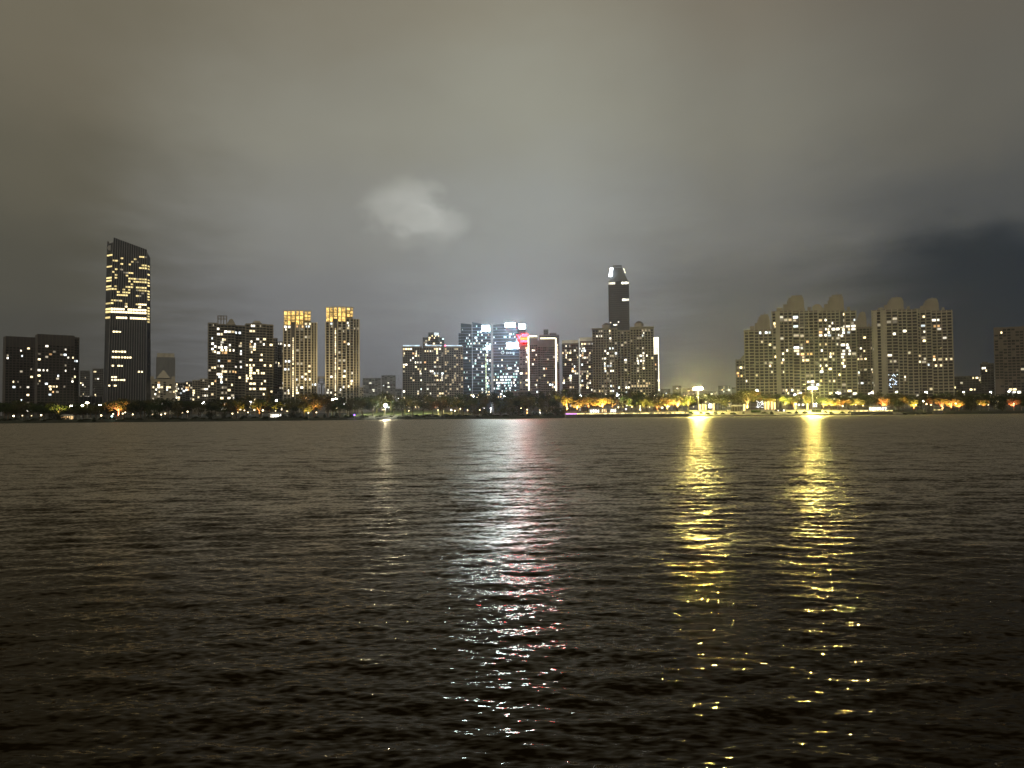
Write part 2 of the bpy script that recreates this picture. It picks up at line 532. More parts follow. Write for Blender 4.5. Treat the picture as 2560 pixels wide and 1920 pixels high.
# raised parapet screen over the front face
scr = MB()
scr.loft([(ft + 0.3, 0.2, zT(278, 606)), (rtp - 0.3, 0.2, zT(364, 630)), (rtp - 0.3, 1.2, zT(364, 630)), (ft + 0.3, 1.2, zT(278, 606))],
         [(ft + 0.6, 0.2, zT(280, 593.5)), (rtp - 0.3, 0.2, zT(364, 624)), (rtp - 0.3, 1.2, zT(364, 624)), (ft + 0.6, 1.2, zT(280, 593.5))])
scr.build('parapet_screen', MAT['curtain'], b.root)
an = MB().box(xl1 + 0.2, xl1 + 2.2, 11, 13, zT(263, 607), zT(263, 599)).tube((xl1 + 1.2, 12, zT(263, 600)), (xl1 + 1.2, 12, zT(263, 596)), 0.3, 0.15)
an.build('roof_mast', MAT['dark'], b.root)
md = MB(); zc = zT(269, 618)
md.loft([(xl1 + 4 + 3.6 * math.cos(a), 9.0 - 0 + 0.0 - (xl1 * 0), zc + 3.6 * math.sin(a)) for a in [i * math.pi / 4 for i in range(8)]],
        [(xl1 + 4 + 3.6 * math.cos(a), 4.0, zc + 3.6 * math.sin(a)) for a in [i * math.pi / 4 for i in range(8)]])
md.build('emblem', MAT['fin'], b.root)
nfin = 15
ztop = lambda q: zT(280, 594.5) + (zT(364, 625) - zT(280, 594.5)) * q
for i in range(nfin + 1):
    q = i / nfin
    xb, xt = fb + (rb - fb) * q, ft + (rtp - ft) * q
    b.fr.loft([(xb - 0.22, -0.7, 0), (xb + 0.22, -0.7, 0), (xb + 0.22, 0.05, 0), (xb - 0.22, 0.05, 0)],
              [(xt - 0.22, -0.7, ztop(q)), (xt + 0.22, -0.7, ztop(q)), (xt + 0.22, 0.05, ztop(q)), (xt - 0.22, 0.05, ztop(q))])
ncol = 13
for i in range(52):
    py = 640 + i * 7.05
    cz = zT(320, py)
    hq = cz / ztop(0.5)
    xa, xz = fb + (ft - fb) * hq, rb + (rtp - rb) * hq
    cw = (xz - xa) / ncol
    strip = {19: .7, 20: .9, 22: .75}.get(i)
    p = strip if strip else 0.0 if i > 18  else 0.40 if 7 < i < 15 else 0.24
    full = i in (0, 4, 8, 9, 11, 12, 17) or strip
    run = {27: (1, 4, 'cool'), 34: (1, 9, 'cool'), 36: (1, 8, 'cool'), 39: (1, 5, 'cool'), 41: (9, 13, 'cool'), 43: (1, 3, 'amber'), 44: (0, 7, 'white'), 46: (0, 3, 'teal')}.get(i)
    hh = 2.5 if strip else 2.0
    for j in range(ncol):
        if run and run[0] <= j < run[1] and random.random() < 0.7:
            b.cell(xa + (j + .5) * cw, -.1, cz, cw * random.uniform(.5, .92), random.uniform(1.5, 2.3), run[2])
        elif not run and (random.random() < p or (full and j > 9)):
            b.cell(xa + (j + .5) * cw, -.1, cz, cw * 0.9, hh, 'hotel' if random.random() < .85 or strip else 'dim')
    if full or (i < 24 and random.random() < .2):   # chamfer to the side of the front
        xs_ = xl0 + (xl1 - xl0) * hq
        b.cells.append(((xs_ + xa) / 2, 4.9, cz, math.hypot(xa - xs_, 10) * .92, hh, 'hotel', math.atan2(-10, xa - xs_)))
    if i < 26 and random.random() < (0.95 if strip else 0.4):
        xs_ = cb + (ct - cb) * hq
        b.cells.append(((xs_ + xz) / 2, 4.4, cz, 5.0, hh * .9, 'hotel', math.atan2(9, xs_ - xz)))
b.done(wname='curtain_wall')

b = Building('office_tower', 'far hazy dark tower with lighter crown band beyond gabled flats', 390, 437, 1900, wall='grey', frame='grey')
x0, x1, z1 = b.block(390, 437, 893, dep=40, fl=4, bay=8, slab=0.7, sp=0.5, pil=0.6, lit=0.0, win=False)
cr = MB().box(x0 + 1.5, x1 - 1.5, 1.5, 38, z1, b.z(883)); cr.build('crown', MAT['pale'], b.root); b.done()

# --- gabled flats and low blocks
b = Building('apartment_block', 'pale gabled flats with corner turrets beside tall tower', 378, 437, 1000, wall='pale', frame='pale')
b.block(378, 437, 948, lit=0.3, bay=3.4, slab=0.4, sp=0.3, pil=0.6, pp=0.5, wins=0.6, parapet=3)
rf = MB(); xa, xb_ = b.x(391), b.x(425); za, zb_ = b.z(945), b.z(926)
rf.loft([(xa, -1, za), (xb_, -1, za), (xb_, 19, za), (xa, 19, za)], [((xa + xb_) / 2 - 1, 1, zb_), ((xa + xb_) / 2 + 1, 1, zb_), ((xa + xb_) / 2 + 1, 17, zb_), ((xa + xb_) / 2 - 1, 17, zb_)])
for q in (380, 433): rf.box(b.x(q) - 2, b.x(q) + 2, -0.5, 4, b.z(950), b.z(941))
rf.build('roof', MAT['pale'], b.root); b.done()
b = Building('apartment_block', 'low grey flats with bright lit windows next to gabled flats', 437, 481, 1050, wall='grey')
b.block(437, 463, 956, lit=0.22, bay=3); b.block(463, 481, 953, yf=4, lit=0.1, bay=3); b.done()
b = Building('apartment_block', 'low pale flats with flat roofs just before the twin-roofed flats', 481, 522, 1060, wall='pale')
b.block(481, 500, 950, lit=0.16, bay=3); b.block(500, 522, 946, yf=3, lit=0.2, bay=3); b.done()

# --- twin-roofed flats
b = Building('apartment_tower', 'wide balconied flats with roof frame and twin hipped roofs', 520, 682, 870, wall='taupe', frame='beige')
K = dict(bay=3.5, slab=0.55, sp=1.1, pil=0.5, pp=1.2, every=3)
b.block(520, 541, 806, yf=3, lit=0.14, **K)
b.block(541, 586, 810, yf=0, lit=0.30, **K)
b.block(586, 614, 812, yf=5, lit=0.12, **K)
b.block(614, 665, 809, yf=0, lit=0.2, **K)
b.block(665, 682, 810, yf=4, lit=0.05, **K)
m = MB()
for (a, c, y_) in ((543, 565, 797), (545, 566, 790)):
    z_ = b.z(y_); m.box(b.x(a), b.x(c), 0.5, 1.3, z_ - 0.5, z_); m.box(b.x(a), b.x(c), 10, 10.8, z_ - 0.5, z_)
for q in (543.5, 551, 558, 565.5):
    m.box(b.x(q) - 0.4, b.x(q) + 0.4, 0.5, 1.3, b.z(811), b.z(790)); m.box(b.x(q) - 0.4, b.x(q) + 0.4, 10, 10.8, b.z(811), b.z(790))
m.build('roof_frame', MAT['taupe'], b.root)
for (a, c, d, y0_, y1_) in ((566, 588, 0.35, 811, 797), (614, 660, 0.3, 809, 806), (630, 654, 0.22, 806, 800)):
    xa, xb_ = b.x(a), b.x(c); w = (xb_ - xa) * d
    MB().loft([(xa, 1, b.z(y0_)), (xb_, 1, b.z(y0_)), (xb_, 16, b.z(y0_)), (xa, 16, b.z(y0_))], [(xa + w, 4, b.z(y1_)), (xb_ - w, 4, b.z(y1_)), (xb_ - w, 13, b.z(y1_)), (xa + w, 13, b.z(y1_))]).build('roof', MAT['beige'], b.root)
b.done()
b = Building('apartment_tower', 'slim stepped flats peeping between twin-roofed flats and gold-crowned tower', 682, 709, 930, wall='taupe', frame='grey')
b.block(682, 693, 845, lit=0.05, bay=2.8); b.block(693, 709, 853, yf=4, lit=0.12, bay=2.8); b.done()

# --- gold-crowned towers
GOLD = glow('crown_light', (1.0, 0.62, 0.16), 1.7, rnd=0.5, patt=0.6, pscale=0.5)  # floodlight on the crown walls, put in as emission of the panels


def gold_tower(o, lab, ptop, pcrown, pwing, stair):
    b = Building('apartment_tower', lab, 708 + o, 792 + o, 880, wall='taupe', frame='pale', group='gold-crowned twin towers')
    b.fm = MAT['pale']
    K = dict(fl=3.05, slab=0.3, sp=0.25, parapet=0.4, hf=0.62)
    b.block(708 + o, 727 + o, pcrown, yf=4, dep=22, bay=4.4, pil=1.0, pp=0.9, lit=0.16, wf=0.55, **K)
    b.block(738 + o, 760 + o, pcrown, yf=0, dep=24, bay=5.0, pil=1.0, pp=0.9, lit=0.18, wf=0.6, **K)
    b.block(760 + o, 778 + o, pwing, yf=2, dep=20, bay=3.9, pil=0.9, pp=0.6, lit=0.14, wf=0.6, **K)
    b.block(778 + o, 792 + o, pwing, yf=6, dep=16, bay=3.2, pil=1.6, pp=0.4, lit=0.04, wf=0.45, **K)
    # dark stair shaft with its lit slit windows
    x0, x1 = b.x(727 + o), b.x(738 + o)
    MB().box(x0 + 0.3, x1 - 0.6, 1.2, 20, 0, b.z(pwing)).build('stair_shaft', MAT['dark'], b.root)
    xc = b.x(732.5 + o)
    for k in range(48):
        py = stair + k * 5.3
        if py > 990 or (k % 17) == 13: continue
        b.cell(xc, 1.2, b.z(py), 1.1, 1.9, 'warm')
    # crown: piers, rails and screens with the floodlight put in as glow
    segs = [(709, 717, 4), (718, 726, 4), (728, 737, 1.5), (739, 748, 0), (749, 758, 0), (761, 769, 2), (770, 777, 2)]
    cr = MB(); zt, zb_ = b.z(ptop), b.z(pcrown)
    for (a, c, y_) in segs:
        xa, xb_ = b.x(a + o), b.x(c + o)
        low = zb_ if a < 760 else b.z(pwing) + 2
        n = 3
        for r in range(n):
            z0_, z1_ = low + (zt - low) * r / n + 0.5, low + (zt - low) * (r + 1) / n - 0.4
            MB().box(xa + 0.4, xb_ - 0.4, y_ + 0.7, y_ + 1.0, z0_, z1_).build('crown_panel', GOLD, b.root)
        for q in range(4):
            xx = xa + (xb_ - xa) * q / 3
            cr.box(xx - 0.16, xx + 0.16, y_ + 0.1, y_ + 1.3, low - 0.3, zt)
    for (a, c, y_) in ((708.5, 727, 4), (727, 738, 1.5), (738, 760, 0), (760, 778, 2)):
        cr.box(b.x(a + o) - 0.1, b.x(c + o) + 0.1, y_ + 0.02, y_ + 1.5, zt - 0.2, zt + 0.7)
    cr.build('crown', MAT['pale'], b.root)
    MB().box(b.x(711 + o), b.x(776 + o), 6, 20, zb_ - 1, zt - 2).build('lift_house', MAT['beige'], b.root)
    b.done()
    for dx in (-14, 12):     # floodlights washing the front from below
        ld = bpy.data.lights.new('facade_light', 'SPOT'); ld.color = (1.0, .80, .42); ld.energy = 130000; ld.spot_size = R_(60); ld.spot_blend = .8; ld.shadow_soft_size = .5
        lo = bpy.data.objects.new('facade_light', ld); COL.objects.link(lo); lo.parent = b.root; lo.location = (dx, -26, 5); lo.rotation_euler = (R_(155), 0, 0)


gold_tower(0, 'shorter of the two towers with a glowing golden crown', 777, 812, 805, 846)
gold_tower(106, 'taller of the two towers with a glowing golden crown', 768, 804, 796, 822)

# --- outlined building between the gold towers
b = Building('office_building', 'grey block outlined in white light lines between gold-crowned towers', 790, 817, 1300, wall='grey')
b.block(788, 822, 946, dep=20, slab=0.3, pil=0, lit=0.03, win=False)
m = MB()
zz = lambda p: b.z(p)
for (a, c, p) in ((798, 809, 948), (798, 809, 953), (798, 809, 957), (794.5, 801.5, 962), (794.5, 801.5, 967), (807, 814, 962), (807, 814, 967)):
    m.box(b.x(a), b.x(c), -0.9, -0.62, zz(p) - 0.3, zz(p) + 0.3)
for (a, p0, p1) in ((795, 957, 985), (800.5, 963, 985), (807.5, 963, 985), (813, 957, 985)):
    m.box(b.x(a) - 0.3, b.x(a) + 0.3, -0.95, -0.6, zz(p1), zz(p0))
m.build('light_strip', NEON_THIN, b.root)
MB().box(b.x(789), b.x(821), -0.2, 3, b.z(946) + 0.1, b.z(941)).build('roof_band', MAT['pale'], b.root); b.done()

# --- far hazy blocks
def far_block(lab, a, c, top, D, lit=0.06, wall='grey', nm='far_building', bay=9, fl=4, cap=40):
    b = Building(nm, lab, a, c, D, wall=wall)
    b.block(a, c, top, dep=30, fl=fl, bay=bay, slab=0.5, sp=0.4, pil=0.6, pp=0.5, lit=lit, wins=0.5)
    b.done(cap=cap)


far_block('far hazy slab beyond the gold-crowned towers, nearer them', 907, 952, 945, 2300)
far_block('far hazy slab beyond trees, nearer the three-block flats', 954, 989, 938, 2300)
far_block('tiny pale lit house at foot of taller gold-crowned tower', 892, 908, 968, 1300, lit=0.5, wall='pale', bay=3, fl=3.2)
far_block('low hazy blocks with white light rows below far slabs', 965, 1004, 972, 1800, lit=0.2, bay=5)

# --- three-block flats
b = Building('apartment_tower', 'wide flats of three blocks with white-lit roof edge', 1007, 1158, 1000, wall='taupe', frame='beige')
K = dict(fl=2.9, bay=3.1, slab=0.35, sp=0.3, pil=0.45, pp=0.8, wf=0.72, parapet=2)
for a, c, y_ in ((1007, 1055, 0), (1060, 1109.5, -2), (1112, 1158, 0)):
    b.block(a, c, 866, yf=y_, lit=0.2, **K)
b.wall.box(b.x(1054), b.x(1061), 6, 16, 0, b.z(870)); b.wall.box(b.x(1109), b.x(1113), 6, 16, 0, b.z(870))
ROOFL = glow('roof_edge_light', (0.72, 0.9, 1.0), 0.9, patt=0.5, pscale=0.12)
m = MB()
for a, c, y_ in ((1008, 1050, 0), (1063, 1105, -2), (1113, 1156, 0)):
    m.box(b.x(a), b.x(c), y_ - 0.2, y_ + 0.8, b.z(866) + 0.3, b.z(862.5))
m.build('roof_edge_light', ROOFL, b.root)
MB().ball((b.x(1113.5), -1, b.z(864)), 0.7).build('red_beacon', glow('beacon_red', (1, 0.08, 0.2), 14), b.root)
b.done()
b = Building('apartment_tower', 'stepped rooftop tower with small lit panel behind three-block flats', 1058, 1111, 1200, wall='grey')
b.block(1058, 1111, 843, lit=0.3, bay=3.4, mix=MIX_OFFICE); b.block(1072, 1099, 831, yf=-1.5, lit=0.2, bay=3.4, mix=MIX_OFFICE)
MB().box(b.x(1086), b.x(1098), -2.6, -2.2, b.z(839), b.z(832)).build('sign', glow('panel_light', (0.85, 0.95, 1.0), 1.1, patt=0.4, pscale=0.4), b.root)
b.done()

# --- glass office towers
b = Building('office_tower', 'blue glass office tower in two planes with bright white corner sign', 1147, 1229, 1070, wall='blueglass', frame='band', mix=MIX_OFFICE)
K = dict(fl=4.1, bay=3.2, pil=0, slab=0.42, sp=0.25, wf=0.9, hf=0.6, parapet=1.0, wins=0.0)
b.block(1147, 1153, 831, yf=9, dep=20, lit=0.1, **K)
b.fm = MAT['band']
# darker plane turned away from its neighbour
zl = lambda px, py: b.z(py, px)
b.wall.loft([(b.x(1153), 6, 0), (b.x(1181), 1.5, 0), (b.x(1181), 30, 0), (b.x(1153), 30, 0)], [(b.x(1153), 6, zl(1153, 807)), (b.x(1181), 1.5, zl(1181, 811)), (b.x(1181), 30, zl(1181, 811)), (b.x(1153), 30, zl(1153, 807))])
b.wall.loft([(b.x(1181.3), -1, 0), (b.x(1229), 0, 0), (b.x(1229), 28, 0), (b.x(1181.3), 28, 0)], [(b.x(1181.3), -1, zl(1181, 805)), (b.x(1229), 0, zl(1229, 815)), (b.x(1229), 28, zl(1229, 815)), (b.x(1181.3), 28, zl(1181, 805))])
fl = 4.0
for i in range(1, 27):
    zz_ = zl(1205, 812) - i * fl
    if zz_ < 4: break
    q = 0.9 if i % 2 else 0.5
    b.fr.box(b.x(1181.5), b.x(1229) + 0.1, -1.35, 0.5, zz_ - 0.26, zz_ + 0.26)
    b.fr.box(b.x(1153) - 0.2, b.x(1181) - 0.1, 1.0, 2.0, zz_ - 0.12, zz_ + 0.12)
    for j in range(14):
        cx = b.x(1183) + j * 1.83
        p = 0.16 + 0.35 * (10 < j < 13 and i > 6) + 0.25 * (i in (7, 8) and j > 7) + 0.25 * (i > 18 and j > 9)
        if random.random() < p * 0.8: b.cell(cx, -1.1, zz_ + 1.9, 1.7, 2.4, pick(MIX_OFFICE))
    for j in range(8):
        p = 0.09 + 0.5 * (i in (5, 6, 7, 8)) * (j > 2)
        if i in (12, 17, 19): p = 0.4
        if random.random() < p: b.cell(b.x(1155) + j * 1.85, 1.2 + (8 - j) * 0.6, zz_ + 1.9, 1.7, 2.2, pick(MIX_OFFICE))
m = MB()
for q in (1181.3, 1228.8): m.box(b.x(q) - 0.35, b.x(q) + 0.35, -1.7, -1.36, 0, zl(q, 815 if q > 1200 else 806))
m.build('light_strip', NEON_DIM, b.root)
m = MB(); z_ = zl(1216, 885)
for k in range(60):
    m.box(b.x(1215.3) + random.uniform(-.4, .4) - 0.35, b.x(1215.3) + random.uniform(.1, .6) + 0.35, -1.8, -1.37, z_ - 0.9 * k - 0.7, z_ - 0.9 * k)
m.build('light_strip', glow('string_light', (0.85, 1.0, 0.6), 1.3, patt=0.9, pscale=0.25), b.root)
b.sign(1206, 1225, 815, 828.5, -1.0, SIGN_WHITE, 2, label='bright white lit sign, too bright to read')
m = MB()
for k in range(26): 
    a = b.x(1212 + random.uniform(0, 14)); z_ = zl(1220, 862 + random.uniform(0, 14)); m.box(a, a + 1.5, -1.6, -1.37, z_, z_ + 1.5)
m.build('light_panel', glow('media_panel', (0.75, 0.95, 1.0), 3.2), b.root)
b.done(wname='curtain_wall')

b = Building('office_tower', 'broad blue glass office tower with three white signs', 1234, 1316, 1100, wall='blueglass', frame='band', mix=MIX_OFFICE)
b.wall.loft([(b.x(1234), 4, 0), (b.x(1298), 0, 0), (b.x(1298), 30, 0), (b.x(1234), 30, 0)], [(b.x(1234), 4, zl(1234, 811)), (b.x(1298), 0, zl(1298, 807)), (b.x(1298), 30, zl(1298, 807)), (b.x(1234), 30, zl(1234, 811))])
b.wall.loft([(b.x(1298.3), 0.5, 0), (b.x(1316), 10, 0), (b.x(1316), 30, 0), (b.x(1298.3), 30, 0)], [(b.x(1298.3), 0.5, zl(1298, 806)), (b.x(1316), 10, zl(1316, 812)), (b.x(1316), 30, zl(1316, 812)), (b.x(1298.3), 30, zl(1298, 806))])
for i in range(1, 27):
    zz_ = b.z(810) - i * 4.1
    if zz_ < 4: break
    n0 = len(b.fr.v)
    b.fr.loft([(b.x(1234) - 0.1, 3.6, zz_ - .2), (b.x(1298), -0.4, zz_ - .2), (b.x(1298), 1, zz_ - .2), (b.x(1234) - 0.1, 5, zz_ - .2)], [(b.x(1234) - 0.1, 3.6, zz_ + .2), (b.x(1298), -0.4, zz_ + .2), (b.x(1298), 1, zz_ + .2), (b.x(1234) - 0.1, 5, zz_ + .2)])
    for j in range(19):
        cx = b.x(1236) + j * 1.88
        p = 0.05 + 0.22 * (i > 14) + 0.35 * (i in (19, 20, 21)) + (0.3 if i in (4, 5) and j > 9 else 0)
        if random.random() < p: b.cell(cx, 3.9 - 4 * (j + .5) / 19.5, zz_ + 1.95, 1.75, 2.3, pick(MIX_OFFICE))
b.sign(1265, 1289, 808.5, 818, -0.3, SIGN_WHITE, 5, label='white lit rooftop sign of five characters')
b.sign(1299.5, 1314, 811.5, 822, 0.4, SIGN_WHITE, 3, label='white lit sign on the turned-away corner')
b.sign(1268, 1297, 857.5, 871, -0.3, SIGN_WHITE, 4, label='largest white lit sign, halfway up the front')
m = MB(); cx, cz = b.x(1257.5), b.z(881)
for k in range(10):
    a = k * math.pi / 5
    m.box(cx + 2.1 * math.cos(a) - .5, cx + 2.1 * math.cos(a) + .5, 0.6, 0.9, cz + 2.1 * math.sin(a) - .5, cz + 2.1 * math.sin(a) + .5)
for k, (hh) in enumerate((2.6, 1.4, 2.0, 1.2, 1.8)):
    m.box(b.x(1267 + k * 4.3), b.x(1269.6 + k * 4.3), -0.2, 0.2, b.z(883) - hh / 2, b.z(883) + hh / 2 + 0.8)
o = m.build('sign', glow('logo_light', (0.75, 0.95, 0.97), 0.9), b.root); o['label'] = 'faint ring-shaped logo with short white strokes'
b.done(wname='curtain_wall')

# --- light-edged tower with the red sign
b = Building('apartment_tower', 'brown tower edged in warm light strips with red roof sign', 1300, 1398, 980, wall='pinkish', frame='pinkish')
b.block(1300, 1321, 853, yf=3, dep=18, fl=2.95, bay=3.4, slab=0.3, sp=0.3, pil=0.5, pp=0.5, lit=0.24, wins=0.7)
b.block(1321, 1345, 846, yf=0, dep=20, fl=2.95, bay=2.7, slab=0.35, sp=0.6, pil=0.35, pp=0.8, lit=0.10, parapet=8)
b.block(1345, 1353, 850, yf=5, dep=15, fl=2.95, bay=3, slab=0, pil=0, lit=0.12, parapet=8)
b.block(1353, 1394, 849, yf=0, dep=20, fl=2.95, bay=2.7, slab=0.35, sp=0.6, pil=0.35, pp=0.8, lit=0.07, parapet=9)
m = MB()
for (px, p0, p1) in ((1322.5, 841, 976), (1391, 846, 978)):
    m.box(b.x(px) - 0.75, b.x(px) + 0.75, -1.6, -0.82, b.z(p1), b.z(p0))
m.box(b.x(1324), b.x(1344), -1.5, -0.81, b.z(842), b.z(839.2)); m.box(b.x(1352), b.x(1390), -1.5, -0.81, b.z(847.5), b.z(844.8))
m.build('light_strip', NEON, b.root)
MB().box(b.x(1321.5), b.x(1345), -0.7, 1, b.z(847), b.z(842.5)).box(b.x(1352.5), b.x(1391), -0.7, 1, b.z(850), b.z(848)).build('parapet_screen', MAT['pale'], b.root)
# red sign: a winged red panel with orange strokes
o = MB().box(b.x(1298), b.x(1322), 1.6, 2.2, b.z(855), b.z(838)).build('sign', MAT['steel'], b.root); o['label'] = 'red lit wing-shaped sign with orange strokes'
X_ = b.x; Z_ = b.z
MB().loft([(X_(1294), 0.8, Z_(838)), (X_(1303), 0.8, Z_(850)), (X_(1305), 0.8, Z_(846)), (X_(1297), 0.8, Z_(836))], [(X_(1294), 1.4, Z_(838)), (X_(1303), 1.4, Z_(850)), (X_(1305), 1.4, Z_(846)), (X_(1297), 1.4, Z_(836))]).box(X_(1306), X_(1320), 0.9, 1.5, Z_(841), Z_(834)).box(X_(1302), X_(1321), 0.9, 1.5, Z_(855), Z_(850)).build('letter', SIGN_RED, o)
MB().box(X_(1302), X_(1321), 0.6, 1.5, Z_(849), Z_(843)).build('letter', SIGN_ORANGE, o)
b.done()
b = Building('apartment_tower', 'brown stepped tower top rising behind the light-edged tower', 1350, 1399, 1150, wall='pinkish')
b.block(1350, 1399, 837, lit=0.02, bay=3, slab=0.3); b.block(1361, 1372, 823, yf=2, dep=12, lit=0, bay=3); b.block(1376, 1392, 832, yf=1, dep=12, lit=0, bay=3)
m = MB()
for k in range(14): m.box(b.x(1394) - 0.5, b.x(1394) + 1.2, -1.4, -0.9, b.z(862 + k * 3.2), b.z(860.6 + k * 3.2))
m.build('light_strip', NEON, b.root)
b.done()
b = Building('podium_building', 'low brown podium between glass tower and light-edged tower', 1268, 1327, 960, wall='brown')
b.block(1268, 1327, 977, lit=0.02, bay=4, fl=4, dep=14); b.done()

# --- pale-topped flats
b = Building('apartment_tower', 'flats with broad pale roof band and bright centre seam', 1407, 1483, 1000, wall='brown', frame='grey')
b.block(1407, 1447, 858, yf=1, lit=0.2, fl=3, bay=2.9, slab=0.35, sp=0.8, pil=0, parapet=2); b.block(1448.5, 1484, 853, yf=0, lit=0.22, fl=3, bay=2.9, slab=0.35, sp=0.8, pil=0, parapet=2)
BAND = glow('painted_floodlight_band', (1.0, 0.86, 0.58), 0.27, patt=.3, pscale=.1)  # floodlight falling on the roof band is put in as its own glow
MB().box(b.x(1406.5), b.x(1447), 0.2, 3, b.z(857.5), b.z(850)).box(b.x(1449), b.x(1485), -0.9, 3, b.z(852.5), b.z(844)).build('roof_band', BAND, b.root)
MB().box(b.x(1450) - 0.6, b.x(1450) + 0.5, -1.6, -0.95, 0, b.z(846)).build('light_strip', glow('seam_light', (1, 0.97, 0.85), 0.5), b.root)
b.done()

# --- domed flats
b = Building('apartment_tower', 'broad beige flats crowned by two small round domes', 1483, 1636, 900, wall='beige', frame='beige')
K = dict(fl=2.95, slab=0.35, sp=0.35, pil=0.5, pp=0.7, wf=0.66, parapet=1.5)
b.block(1483, 1497, 821, yf=4, lit=0.08, bay=3.2, **K)
b.block(1497, 1545, 821, yf=0, lit=0.15, bay=3.2, **K)
b.block(1545, 1578, 824, yf=6, lit=0.12, bay=3.8, **K)
b.block(1578, 1636, 820, yf=0, lit=0.15, bay=3.2, **K)
for a, c, t_, y0_ in ((1507, 1529, 804.5, 812), (1589, 1612, 802, 810)):
    xm, r = (b.x(a) + b.x(c)) / 2, (b.x(c) - b.x(a)) / 2
    m = MB(); ring = lambda z, rr: [(xm + rr * math.cos(i * math.pi / 8), 7 + rr * math.sin(i * math.pi / 8), z) for i in range(16)]
    m.loft(ring(b.z(822), r), ring(b.z(y0_), r)); m.loft(ring(b.z(y0_) + .003, r * 1.08), ring(b.z(y0_) + 0.6, r * 1.08)); m.build('drum', MAT['beige'], b.root)
    zb_ = b.z(y0_) + 0.6
    MB().ball((xm, 7, zb_), r * 0.82, sz=(b.z(t_) - zb_) / (r * 0.82), n=16, m=6, half=True).build('dome', MAT['roof'], b.root)
b.fr.box(b.x(1483) - 0.9, b.x(1545) + 0.2, -1.1, 20, b.z(821) + .16, b.z(821) + 0.9); b.fr.box(b.x(1578) - 0.2, b.x(1636) + 0.9, -1.1, 20, b.z(820) + .16, b.z(820) + 0.9)
b.done()
b = Building('apartment_tower', 'slim flats with brilliant lit top edge behind the domed flats', 1628, 1650, 1000, wall='brown', frame='brown')
b.block(1628, 1650, 843, lit=0.12, bay=3.2, slab=0.3, pil=0)
MB().box(b.x(1636), b.x(1649), -1.2, -0.65, b.z(868), b.z(843.5)).build('light_strip', NEON, b.root)
m = MB()
for q in (1637.5, 1641, 1644.5): m.box(b.x(q) - .4, b.x(q) + .4, -1.2, -0.65, b.z(886), b.z(868.2))
m.box(b.x(1648) - .4, b.x(1648) + .4, -1.2, -0.65, b.z(978), b.z(868.2)); m.build('light_strip', NEON, b.root)
b.done()

# --- tall tapered tower
b = Building('skyscraper', 'tall hazy tower with tapered top, far beyond domed flats', 1524, 1576, 1500, wall='grey', frame='grey')
b.wm = MAT['curtain']; b.fm = MAT['dimgrey']
xs0, xs1 = b.x(1525), b.x(1576); zsh, ztp = b.z(703), b.z(666)
b.wall.box(xs0, xs1, 0, 38, 0, zsh)
ta, tb = b.x(1537), b.x(1559)
ch = lambda q: (xs0 + 1.5 + (ta - xs0 - 1.5) * q, xs1 - 1.5 + (tb - xs1 + 1.5) * q, 1 + 12 * q, 37 - 12 * q)
a0, a1 = ch(0), ch(1)
MB().loft([(a0[0], a0[2], zsh), (a0[1], a0[2], zsh), (a0[1], a0[3], zsh), (a0[0], a0[3], zsh)], [(a1[0], a1[2], ztp), (a1[1], a1[2], ztp), (a1[1], a1[3], ztp), (a1[0], a1[3], ztp)]).build('tapered_top', MAT['dimgrey'], b.root)
m = MB()
for xx in (a1[0], a1[1] - 1.2): m.box(xx, xx + 1.2, 13, 14.2, ztp, b.z(661.5)); m.box(xx, xx + 1.2, 24, 25.2, ztp, b.z(661.5))
m.box(a1[0] - 0.1, a1[1] + 0.1, 12.9, 14.3, b.z(661.5), b.z(659.8)); m.box(a1[0] - 0.1, a1[1] + 0.1, 23.9, 25.3, b.z(661.5), b.z(659.8)); m.build('roof_frame', MAT['dark'], b.root)
for i in range(48):
    z_ = zsh - 6 - i * 4.2
    if z_ < 10: break
    b.fr.box(xs0 - 0.4, xs1 + 0.4, -0.4, 38.4, z_ - 0.8, z_ + 0.8)
for j in range(13):
    xx = xs0 + (xs1 - xs0) * j / 12; b.fr.box(xx - .3, xx + .3, -0.7, 0.1, 0, zsh)
for a, c, p in ((1525, 1542, 708), (1558, 1576, 708), (1559, 1576, 750)):
    n = 4
    for k in range(n): b.cell(b.x(a + (c - a) * (k + .5) / n), -0.75, b.z(p), (b.x(c) - b.x(a)) / n * 0.92, 4.2, 'white')
for (px, p) in ((1529, 806), (1538, 812), (1541, 812), (1544, 812), (1549, 805)): b.cell(b.x(px), -0.75, b.z(p), 2.5, 2.2, 'white')
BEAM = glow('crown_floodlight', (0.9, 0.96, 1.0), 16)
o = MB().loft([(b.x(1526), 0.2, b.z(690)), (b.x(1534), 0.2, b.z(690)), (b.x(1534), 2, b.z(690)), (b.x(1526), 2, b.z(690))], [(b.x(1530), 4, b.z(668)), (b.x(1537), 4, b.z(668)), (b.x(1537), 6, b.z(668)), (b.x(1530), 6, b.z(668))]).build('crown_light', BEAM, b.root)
MB().loft([(b.x(1567), 4, b.z(682)), (b.x(1568.5), 4, b.z(682)), (b.x(1568.5), 6, b.z(682)), (b.x(1567), 6, b.z(682))], [(b.x(1563), 5, b.z(670)), (b.x(1564.5), 5, b.z(670)), (b.x(1564.5), 7, b.z(670)), (b.x(1563), 7, b.z(670))]).build('crown_light', NEON, b.root)
b.done(wname='curtain_wall')

